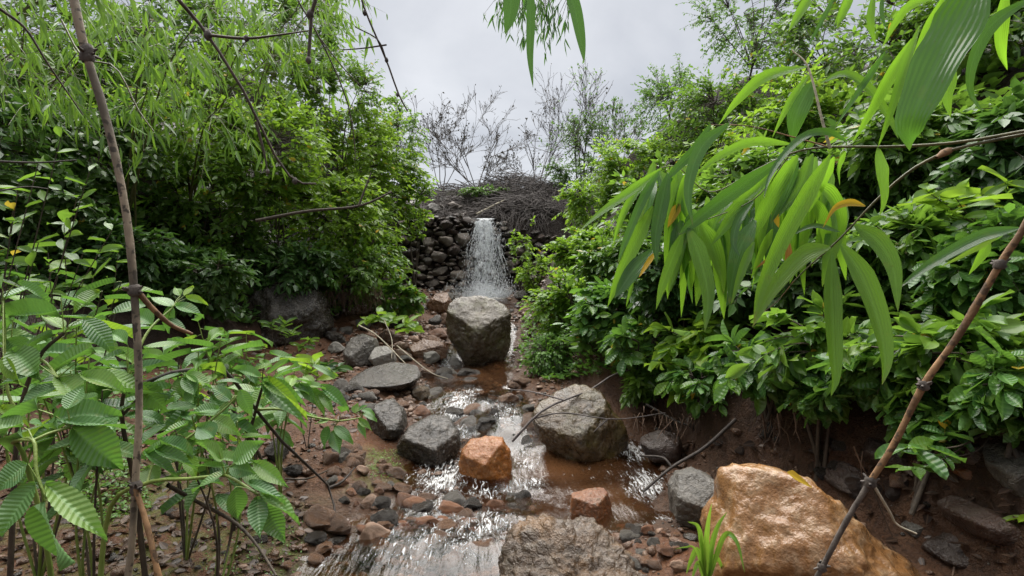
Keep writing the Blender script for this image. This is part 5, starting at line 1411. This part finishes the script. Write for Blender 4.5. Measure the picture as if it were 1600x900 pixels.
twig("thin dark twig at the far left in front of the bank", [[(-10, 252, 2.0), (60, 254, 2.05), (120, 250, 2.1)], [(-10, 300, 2.0), (40, 292, 2.0), (75, 295, 2.05)]], 'dark_twig', w=(4, 2))
twig("dry grass stalks lying by the flat slab", [[(560, 508, 5.8), (590, 525, 5.7), (640, 575, 5.4)], [(600, 500, 5.8), (612, 530, 5.7), (612, 560, 5.5)], [(620, 540, 5.6), (670, 580, 5.3), (700, 592, 5.2)]], 'pale_stem', w=(2.5, 1.5))
twig("bare leaning branch crossing the left shrubs", [[(400, 345, 5.5), (480, 330, 5.6), (560, 322, 5.7), (612, 300, 5.8)], [(560, 322, 5.7), (580, 270, 5.8)]], 'twig', w=(6, 3))

# ---- ribbed-leaf saplings at the lower left, the large leaves one by one
def leaf_at(par, b, tip, wpx, mat='ribbed', kind='ribbed', k=None, nh=None):
    b3, t3 = P(*b), P(*tip)
    d = t3 - b3; L = np.linalg.norm(d)
    if nh is None: nh = np.array([rb.normal(0, .25), -.55 + rb.normal(0, .2), .85])
    leaf_object(par, b3, d, nh, L, wpx / F * b[2] * 1.04, fine_leaf(kind, mat, int(rb.integers(0, 5)) if k is None else k))
def petioles(par, node, bases, r=.0016, mat='green_stem', name="petiole"):
    n3 = P(*node); pl = []
    for b in bases:
        e = P(*b); pl.append(np.array([n3, (n3 + e) / 2 + [0, 0, .006], e]))
    o = link(name, local(tubes_mesh(name, pl, [np.array([r, r * .8, r * .6])] * len(pl), 5), par), par, M[mat]); o["kind"] = "stuff"
def stem_path(par, pts, w0, w1, mat='green_stem', name="stem"):
    p = P_path(pts, 16)
    link(name, local(tubes_mesh(name, [p], [np.linspace(w0, w1, 16) / 2 / F * p[:, 1]], 7), par), par, M[mat])
def rooted(p):
    p = np.array(p, float); g = float(ground(p[0], p[1], False)) - .03
    return np.array([p[0], p[1], min(p[2], g)])
def sapling(label, base, clusters, G="ribbed-leaf saplings on the left ground"):
    foot = rooted(P(*base))
    t = thing("ribbed_leaf_sapling", label, "sapling", foot, G)
    root0 = P(*clusters[0][0][0][0])
    link("stem_base", local(tubes_mesh("stem_base", [np.array([foot, (foot + root0) / 2, root0 + [0, 0, .01]])], [np.array([.008, .007, .0062])], 7), t), t, M['twig'])
    for stem, leaves in clusters:
        stem_path(t, stem[0], stem[1], stem[2], stem[3] if len(stem) > 3 else 'green_stem')
        node = stem[0][-1]
        petioles(t, node, [b for b, *_ in leaves])
        for b, tip, w, *m in leaves: leaf_at(t, b, tip, w, *(m or ['ribbed']))
    return t
def L3(rows, Yb, Yt=None, mat='ribbed'):
    return [((a, b, Yb), (c, d, (Yt if Yt else Yb - .0) + rb.normal(0, .03)), w, mat) for (a, b, c, d, w) in rows]
sapling("ribbed-leaf sapling with one big leaf hanging at the lower left corner", (60, 1180, 1.0), [
  (([(90, 1180, 1.0), (80, 900, .98), (40, 720, .94), (20, 690, .92), (52, 688, .91)], 9, 5), L3([(42, 690, -12, 682, 34), (38, 668, -30, 660, 34)], .92, .95)),
  (([(20, 690, .92), (52, 688, .91), (57, 738, .89), (72, 782, .88)], 6, 5), L3([(70, 783, 80, 900, 62)], .88, .86, 'ribbed') + L3([(58, 755, -12, 832, 42), (72, 757, 168, 842, 36), (44, 725, -14, 764, 42)], .88, .84)),
  (([(52, 688, .91), (80, 676, .93), (110, 668, .95)], 5, 4), L3([(112, 668, 196, 731, 54), (86, 655, 187, 637, 46), (104, 662, 192, 657, 22), (94, 675, 52, 645, 32), (60, 640, -10, 655, 38), (105, 640, 130, 600, 30)], .95, 1.0))])
sapling("ribbed-leaf sapling with long dull leaves at the left edge", (10, 1050, 1.4), [
  (([(10, 1050, 1.4), (20, 800, 1.38), (30, 650, 1.36), (60, 560, 1.36), (100, 520, 1.36)], 9, 5, 'twig'), L3([(85, 525, 12, 548, 36), (130, 498, 182, 542, 36), (95, 465, 136, 472, 17), (98, 497, -6, 474, 27), (110, 515, 160, 490, 26)], 1.36, 1.40) + L3([(100, 515, 60, 480, 24)], 1.36, 1.45, 'ribbed_young')),
  (([(60, 560, 1.36), (75, 570, 1.34), (90, 590, 1.30)], 5, 4), L3([(22, 550, 58, 584, 40), (68, 576, -2, 600, 30), (150, 550, 72, 566, 32), (95, 597, 126, 616, 32), (88, 605, 30, 625, 34), (130, 590, 190, 596, 28)], 1.32, 1.28)),
  (([(30, 650, 1.36), (10, 600, 1.36), (5, 470, 1.40)], 5, 4), L3([(8, 468, 60, 440, 26), (25, 443, 82, 464, 19), (0, 500, -40, 530, 36), (10, 530, 48, 560, 34), (4, 452, -30, 432, 24)], 1.40, 1.46) + L3([(5, 640, 40, 655, 22), (5, 560, 25, 600, 22)], 1.30, 1.25, 'ribbed_young'))])
sapling("ribbed-leaf sapling spreading behind the spotted cane", (230, 930, 1.8), [
  (([(230, 930, 1.8), (210, 760, 1.75), (190, 650, 1.7), (200, 590, 1.7)], 9, 5, 'twig'), L3([(197, 552, 112, 567, 25), (198, 588, 144, 572, 23), (205, 580, 270, 560, 26), (215, 600, 260, 640, 34), (190, 600, 130, 640, 34), (225, 545, 290, 535, 26), (200, 540, 160, 505, 24)], 1.7, 1.72)),
  (([(200, 590, 1.7), (230, 520, 1.8), (270, 480, 1.9)], 5, 3), L3([(270, 480, 232, 455, 26), (268, 478, 262, 520, 20), (275, 478, 318, 490, 22), (240, 510, 205, 480, 26), (262, 500, 300, 520, 22)], 1.9, 1.92) + L3([(282, 462, 272, 446, 12), (288, 462, 300, 445, 12), (292, 466, 322, 470, 12)], 1.95, 1.95, 'ribbed_young')),
  (([(190, 650, 1.7), (240, 600, 1.72), (285, 585, 1.75)], 5, 3, 'twig'), L3([(283, 585, 232, 600, 24), (284, 590, 285, 622, 24), (290, 592, 308, 614, 22), (292, 585, 330, 600, 22), (300, 600, 300, 630, 28)], 1.75, 1.72))])
sapling("ribbed-leaf sapling with a fan of drooping leaves over bare soil", (150, 1000, 1.5), [
  (([(150, 1000, 1.5), (170, 800, 1.5), (230, 755, 1.45), (300, 748, 1.4), (352, 742, 1.38)], 8, 5), L3([(350, 740, 297, 761, 30), (370, 722, 403, 687, 36), (376, 738, 421, 753, 30), (398, 722, 450, 761, 23), (347, 730, 312, 723, 12), (342, 718, 320, 688, 30), (335, 685, 306, 660, 32), (360, 730, 395, 735, 26)], 1.38, 1.36)),
  (([(352, 742, 1.38), (378, 756, 1.36), (402, 772, 1.34)], 5, 4), L3([(367, 760, 374, 817, 30), (402, 778, 406, 840, 28), (416, 788, 442, 848, 32), (410, 773, 465, 804, 26), (390, 756, 444, 774, 22)], 1.35, 1.30)),
  (([(230, 755, 1.45), (240, 720, 1.5), (250, 700, 1.52)], 4, 3), L3([(268, 692, 221, 705, 18), (246, 703, 299, 721, 20), (229, 709, 279, 742, 18), (232, 730, 243, 757, 28), (295, 663, 244, 676, 20), (250, 695, 300, 690, 20)], 1.5, 1.46)),
  (([(240, 720, 1.5), (300, 680, 1.55), (350, 640, 1.6), (372, 618, 1.62)], 5, 3), L3([(376, 609, 393, 652, 22), (330, 655, 372, 672, 24), (340, 640, 300, 640, 22), (360, 625, 330, 600, 22)], 1.6, 1.55))])
sapling("ribbed-leaf sapling with a trailing row of leaves towards the stream", (360, 860, 2.4), [
  (([(360, 860, 2.4), (380, 720, 2.35), (400, 640, 2.3), (411, 602, 2.25)], 7, 4, 'twig'), L3([(411, 602, 478, 655, 28), (415, 600, 470, 620, 22), (400, 610, 350, 600, 22), (405, 590, 370, 570, 20), (420, 585, 450, 560, 20)], 2.25, 2.15) + L3([(420, 596, 478, 640, 14)], 2.2, 2.1, 'ribbed_young')),
  (([(400, 640, 2.3), (440, 640, 2.3), (490, 652, 2.3), (530, 658, 2.3)], 5, 3), L3([(515, 667, 502, 699, 20), (520, 674, 531, 709, 20), (522, 667, 552, 687, 16), (515, 656, 491, 659, 12), (533, 645, 539, 630, 16)], 2.3, 2.25)),
  (([(530, 658, 2.3), (552, 655, 2.35), (566, 652, 2.38)], 3, 2), L3([(567, 647, 589, 653, 10), (562, 656, 579, 670, 11), (554, 645, 558, 630, 12), (560, 662, 572, 684, 10), (566, 640, 584, 643, 10), (560, 642, 570, 632, 10)], 2.36, 2.34) ),
  (([(440, 640, 2.3), (450, 610, 2.4), (468, 598, 2.45)], 4, 2), L3([(470, 600, 492, 628, 16), (486, 608, 508, 642, 16), (502, 606, 545, 632, 18), (480, 602, 508, 604, 14), (464, 594, 486, 592, 14), (462, 604, 482, 612, 14), (500, 612, 520, 640, 14), (455, 610, 440, 640, 16), (450, 600, 425, 590, 18)], 2.42, 2.36))])
# further saplings of the same kind, grown by rule on the left ground
def grown_sapling(label, base_px, heads, Y, n, lpx, seed, G="ribbed-leaf saplings on the left ground", young=.12):
    r = np.random.default_rng(seed + 9000)
    t = thing("ribbed_leaf_sapling", label, "sapling", rooted(P(base_px[0], base_px[1], Y)), G)
    b3 = np.array(t.location)
    for (hx, hy) in heads:
        h = P(hx, hy, Y + r.normal(0, .12))
        p = spline([b3, (b3 + h) / 2 + r.normal(0, .04, 3) * [1, 1, 0], h], 10)
        link("stem", local(tubes_mesh("stem", [p], [np.linspace(.005, .002, 10)], 6), t), t, M['green_stem' if r.random() < .6 else 'twig'])
        a0 = r.uniform(0, 6.28); pl = []
        for k in range(n):
            a = a0 + k * 2.4 + r.normal(0, .2); lift = r.normal(-.12, .28)
            back = k / n
            s = h + (p[-3] - h) * back * 1.3
            d = np.array([math.cos(a), math.sin(a), lift]); L = lpx / F * Y * r.uniform(.7, 1.2)
            b = s + d * L * .14
            pl.append(np.array([s, s + d * L * .08 + [0, 0, .003], b]))
            leaf_object(t, b, d, np.array([0, -.12, 1]) + r.normal(0, .22, 3), L, L * r.uniform(.34, .43), fine_leaf('ribbed', 'ribbed_young' if r.random() < young else 'ribbed', int(r.integers(0, 5))))
        stuff(link("petiole", local(tubes_mesh("petiole", pl, [np.array([.0016, .0014, .001])] * len(pl), 4), t), t, M['green_stem']))
    return t
grown_sapling("ribbed-leaf sapling at the left edge behind the long dull leaves", (60, 700), [(20, 500), (70, 480), (120, 500), (50, 530), (150, 520), (-20, 470), (180, 490)], 1.95, 8, 62, 1)
grown_sapling("low ribbed-leaf sapling left of the cane's middle", (150, 800), [(110, 580), (160, 610), (90, 640), (60, 600), (180, 650), (140, 560)], 1.65, 8, 74, 2)
grown_sapling("ribbed-leaf sapling right of the cane below the brown stub", (290, 790), [(260, 560), (310, 550), (345, 530), (290, 600), (240, 620), (330, 620), (280, 530)], 2.15, 8, 54, 3)
grown_sapling("small ribbed-leaf sapling with pale tips near the big dark boulder", (400, 690), [(350, 515), (385, 520), (415, 545), (370, 560), (340, 560), (395, 580), (310, 505)], 3.0, 8, 40, 4, young=.3)
grown_sapling("ribbed-leaf sapling beside the trailing row of leaves", (440, 720), [(430, 565), (460, 580), (405, 600), (450, 610), (420, 625), (480, 570)], 2.7, 8, 44, 5)
grown_sapling("ribbed-leaf sapling under the arched dark twig", (330, 830), [(300, 650), (345, 665), (270, 665), (320, 700), (370, 660)], 1.9, 7, 52, 6)
grown_sapling("ribbed-leaf sapling in the shade at the far left", (30, 620), [(30, 440), (80, 425), (130, 440), (-10, 410), (160, 455), (190, 440)], 2.6, 7, 52, 7)
# whorled sprigs against the dark left bank
def whorl_plant(label, base, heads, Y, lpx, seed, kind='broad', mat='bright', n=7, name="leafy_sprig", group=None, tilt=.25, wr=.42):
    r = np.random.default_rng(seed + 500)
    yg = hit(base[0], base[1])
    t = thing(name, label, "plant", P(base[0], base[1], yg + .03) if yg and Y - .4 < yg < Y + 1.3 else rooted(P(base[0], base[1], Y)), group)
    b3 = np.array(t.location)
    for (hx, hy) in heads:
        h = P(hx, hy, Y + r.normal(0, .06))
        p = spline([b3, (b3 * .45 + h * .55) + r.normal(0, .03, 3) * [1, 1, 0] - [0, 0, .02], h], 9)
        link("stem", local(tubes_mesh("stem", [p], [np.linspace(.004, .0018, 9)], 5), t), t, M['twig'])
        a0 = r.uniform(0, 6)
        for k in range(n):
            a = a0 + k * 2.4; d = np.array([math.cos(a), math.sin(a) * .8 - .25, tilt + r.normal(0, .25)])
            L = lpx / F * Y * r.uniform(.65, 1.2)
            leaf_object(t, h - (h - p[-3]) * (k / n) * .9, d, np.array([0, -.5, 1]) + r.normal(0, .2, 3), L, L * wr * r.uniform(.9, 1.1), fine_leaf(kind, mat, int(r.integers(0, 5))))
    return t
whorl_plant("leafy sprigs with pale new leaves in front of the dark bank at left", (-60, 480), [(95, 215), (60, 255), (140, 268), (120, 310), (175, 360), (60, 380), (20, 330), (30, 285), (130, 395)], 2.3, 36, 1, n=5, mat="medium", tilt=.5)
whorl_plant("leafy sprig beside the spotted cane's middle", (120, 560), [(75, 395), (150, 420), (100, 350), (20, 400), (185, 395)], 2.6, 36, 2, n=5, mat="medium", tilt=.5)
whorl_plant("bright upright seedling by the trailing ribbed leaves", (480, 590), [(492, 566), (498, 572)], 3.3, 34, 3, n=5, tilt=.8, mat='bright', name="seedling")
whorl_plant("young light green plant in front of the earth overhang", (605, 532), [(590, 492), (615, 500), (637, 505), (650, 515), (572, 498)], 6.0, 26, 4, n=7, name="young_plant")
whorl_plant("fern-like plant at the foot of the big dark boulder", (440, 560), [(425, 505), (445, 505), (470, 540), (485, 530), (455, 520)], 5.6, 20, 5, n=8, mat='medium', name="fern", wr=.3)
whorl_plant("small dark plant beside the wet slab's left end", (520, 590), [(510, 570), (528, 575), (518, 580)], 5.0, 22, 6, n=6, mat='dark', name="young_plant")
whorl_plant("palm-shaped leaf spray hanging over the dark bank by the olive boulder", (1120, 545), [(1095, 618), (1075, 600), (1125, 612)], 3.5, 46, 7, n=8, mat='bright', tilt=-.35, name="leaf_spray", kind='ovate', wr=.36)
whorl_plant("leafy twig with pale young leaves below the broad leaves at mid-bank", (1260, 560), [(1300, 620), (1285, 612)], 3.0, 36, 8, n=6, mat='bright', tilt=-.3, name="leaf_spray", kind='ovate', wr=.40)
whorl_plant("pale-tipped shoots standing above the olive boulder's right", (1080, 580), [(1075, 520), (1100, 528), (1120, 535), (1050, 540), (1140, 530)], 3.9, 30, 9, n=7, mat='bright', kind='ovate', name="young_shoots", wr=.38)
whorl_plant("glossy bright sprig hanging right of the brown cane's lower node", (1560, 660), [(1450, 690), (1475, 680), (1425, 735), (1500, 690), (1415, 700), (1440, 715)], 2.0, 44, 10, n=6, mat='broad', tilt=-.05, name="leafy_sprig")
whorl_plant("two glossy leaves at the right edge above the long red slab", (1640, 830), [(1610, 805)], 1.8, 60, 11, n=4, mat='bright', tilt=.1, name="leafy_sprig", wr=.26)
whorl_plant("light green leaves beside the bamboo twig's node at right", (1600, 380), [(1450, 300), (1490, 305), (1530, 310), (1570, 285), (1480, 330)], 2.4, 52, 12, n=5, mat='bright', name="leafy_sprig", kind='ovate')

# ---- grass tuft in front of the grey boulder
gt_p = P(1105, 915, 1.93)
tuft = thing("grass_tuft", "bright green grass tuft beside the huge tan boulder", "grass tuft", gt_p)
for pts, w in (([(1104, 905), (1103, 850), (1106, 815), (1112, 786)], 9), ([(1102, 905), (1096, 850), (1090, 822), (1074, 815)], 8), ([(1106, 905), (1112, 850), (1122, 820), (1136, 800)], 8), ([(1108, 905), (1130, 838), (1150, 845), (1164, 896)], 8),
               ([(1104, 905), (1090, 860), (1080, 875), (1072, 898)], 9), ([(1106, 905), (1115, 870), (1125, 880), (1132, 905)], 7), ([(1102, 905), (1086, 858), (1070, 855), (1055, 858)], 3), ([(1100, 908), (1092, 880), (1085, 890), (1080, 910)], 8),
               ([(1107, 905), (1110, 860), (1118, 835), (1124, 822)], 7), ([(1101, 905), (1099, 870), (1095, 845), (1096, 830)], 7)):
    blade(tuft, d2(pts, 1.93, rb.normal(0, .05)), w, 'grass', twist=rb.normal(0, .4), fold=.2, name="blade", base_w=.5)
yl_p = P(1245, 748, 1.80)
yl = thing("fallen_leaf", "yellow-green fallen leaf lying on the huge tan boulder's top", "leaf", yl_p)
blade(yl, [(1230, 738, 1.80), (1245, 748, 1.80), (1270, 763, 1.80)], 17, 'bamboo_yellow', face=(0, -.6, 1), fold=.2)

# ---- litter, moss and ground cover that nobody could count
def ground_scatter(name, tpl, n, poly, lmin, lmax, wr, mat, seed, flat=True, lift=.004, jitter=.5):
    r = random.Random(seed); rn = np.random.default_rng(seed)
    pts = []
    for _ in range(n):
        x, y = sample_poly(poly, r); yh = hit_fast(x, y)
        if yh: pts.append(P(x, y, yh))
    pts = np.array(pts); m = len(pts)
    pts[:, 2] = ground(pts[:, 0], pts[:, 1]) + lift
    a = rn.uniform(0, 2 * PI, m)
    dirn = np.stack([np.cos(a), np.sin(a), rn.normal(.0 if flat else .5, .25, m)], -1)
    nr = np.stack([rn.normal(0, jitter, m), rn.normal(0, jitter, m), np.ones(m)], -1)
    dirn = norm(dirn); sd = norm(np.cross(dirn, nr)); nr = np.cross(sd, dirn)
    ln = rn.uniform(lmin, lmax, m) * np.clip(pts[:, 1] / 3, .8, 1.6)
    me = scatter_mesh(name, tpl, pts, sd, dirn, nr, ln, ln * wr, rn.random(m)); me.materials.append(M[mat])
    stuff(link(name, me))
_hy = {}
def hit_fast(px, py):
    Yv = np.linspace(.8, 11.0, 700)
    g = ground((px - 800) / F * Yv, Yv, False); z = EYE - (py - 450) / F * Yv
    k = np.nonzero(z < g)[0]
    return float(Yv[k[0]]) if len(k) else None
ground_scatter("leaf_litter", T_OVATE, 1500, [(0, 700), (330, 640), (470, 700), (480, 820), (430, 900), (0, 900)], .025, .07, .55, 'litter', 1)
ground_scatter("leaf_litter", T_OVATE, 260, [(990, 640), (1250, 660), (1600, 720), (1600, 900), (1440, 880), (1240, 720), (1040, 720)], .03, .08, .5, 'litter', 2)
ground_scatter("leaf_litter", T_OVATE, 400, [(380, 560), (520, 500), (690, 500), (640, 660), (480, 700)], .025, .06, .5, 'litter', 3)
ground_scatter("ground_cover", T_SMALL, 1400, [(90, 700), (210, 690), (240, 800), (150, 830), (90, 800)], .014, .030, .7, 'cover', 4, False, .02)
ground_scatter("ground_cover", T_SMALL, 900, [(0, 600), (300, 560), (420, 560), (380, 640), (120, 700), (0, 700)], .02, .04, .7, 'cover', 5, False, .02)
ground_scatter("ground_cover", T_SMALL, 420, [(575, 705), (620, 705), (630, 745), (580, 752)], .006, .014, .5, 'cover', 6, False, .006)
ground_scatter("ground_cover", T_SMALL, 1500, [(815, 500), (900, 470), (1000, 540), (990, 590), (850, 600), (815, 570)], .025, .05, .7, 'cover', 7, False, .03)
ground_scatter("ground_cover", T_SMALL, 300, [(330, 820), (480, 810), (470, 900), (300, 900)], .008, .018, .6, 'cover', 8, False, .006)
ground_scatter("ground_cover", T_SMALL, 2600, [(-40, 250), (250, 300), (420, 400), (420, 520), (100, 480), (-40, 460)], .05, .09, .5, 'dark', 9, False, .05)
ground_scatter("ground_cover", T_OVATE, 3600, [(860, 560), (900, 420), (960, 330), (1150, 200), (1600, 0), (1600, 620), (1300, 600), (1000, 560)], .07, .12, .5, 'medium', 11, False, .08)
ground_scatter("ground_cover", T_OVATE, 2600, [(-40, 0), (500, 0), (620, 250), (600, 440), (-40, 420)], .07, .12, .5, 'medium', 12, False, .08)
# grass along the rim and bare roots hanging from the earth ledge on the left
def hanging_roots(label, px0, px1, py, Y, n, L, seed):
    r = np.random.default_rng(seed); t = thing("hanging_roots", label, "roots", P((px0 + px1) / 2, py, Y))
    pl, rl = [], []
    for _ in range(n):
        a = P(r.uniform(px0, px1), py + r.normal(0, 6), Y + r.normal(0, .08)); d = np.array([r.normal(0, .3), -.15, -1]) * r.uniform(.3, 1) * L
        pl.append(np.array([a, a + d * .5 + r.normal(0, .015, 3), a + d])); rl.append(np.array([.004, .003, .0012]))
    stuff(link("roots", local(tubes_mesh("roots", pl, rl, 4), t), t, M['root']))
hanging_roots("fine roots hanging from the earth overhang on the left bank", 505, 600, 458, 7.0, 120, .22, 1)
hanging_roots("fine roots dangling from the bank edge over the olive boulder's right", 990, 1180, 650, 3.4, 60, .14, 3)
hanging_roots("dark roots matting the bank behind the brown cane", 1330, 1600, 690, 2.45, 110, .26, 4)
hanging_roots("roots and dead stems hanging over the hollow on the right bank", 1180, 1420, 650, 2.8, 130, .20, 2)
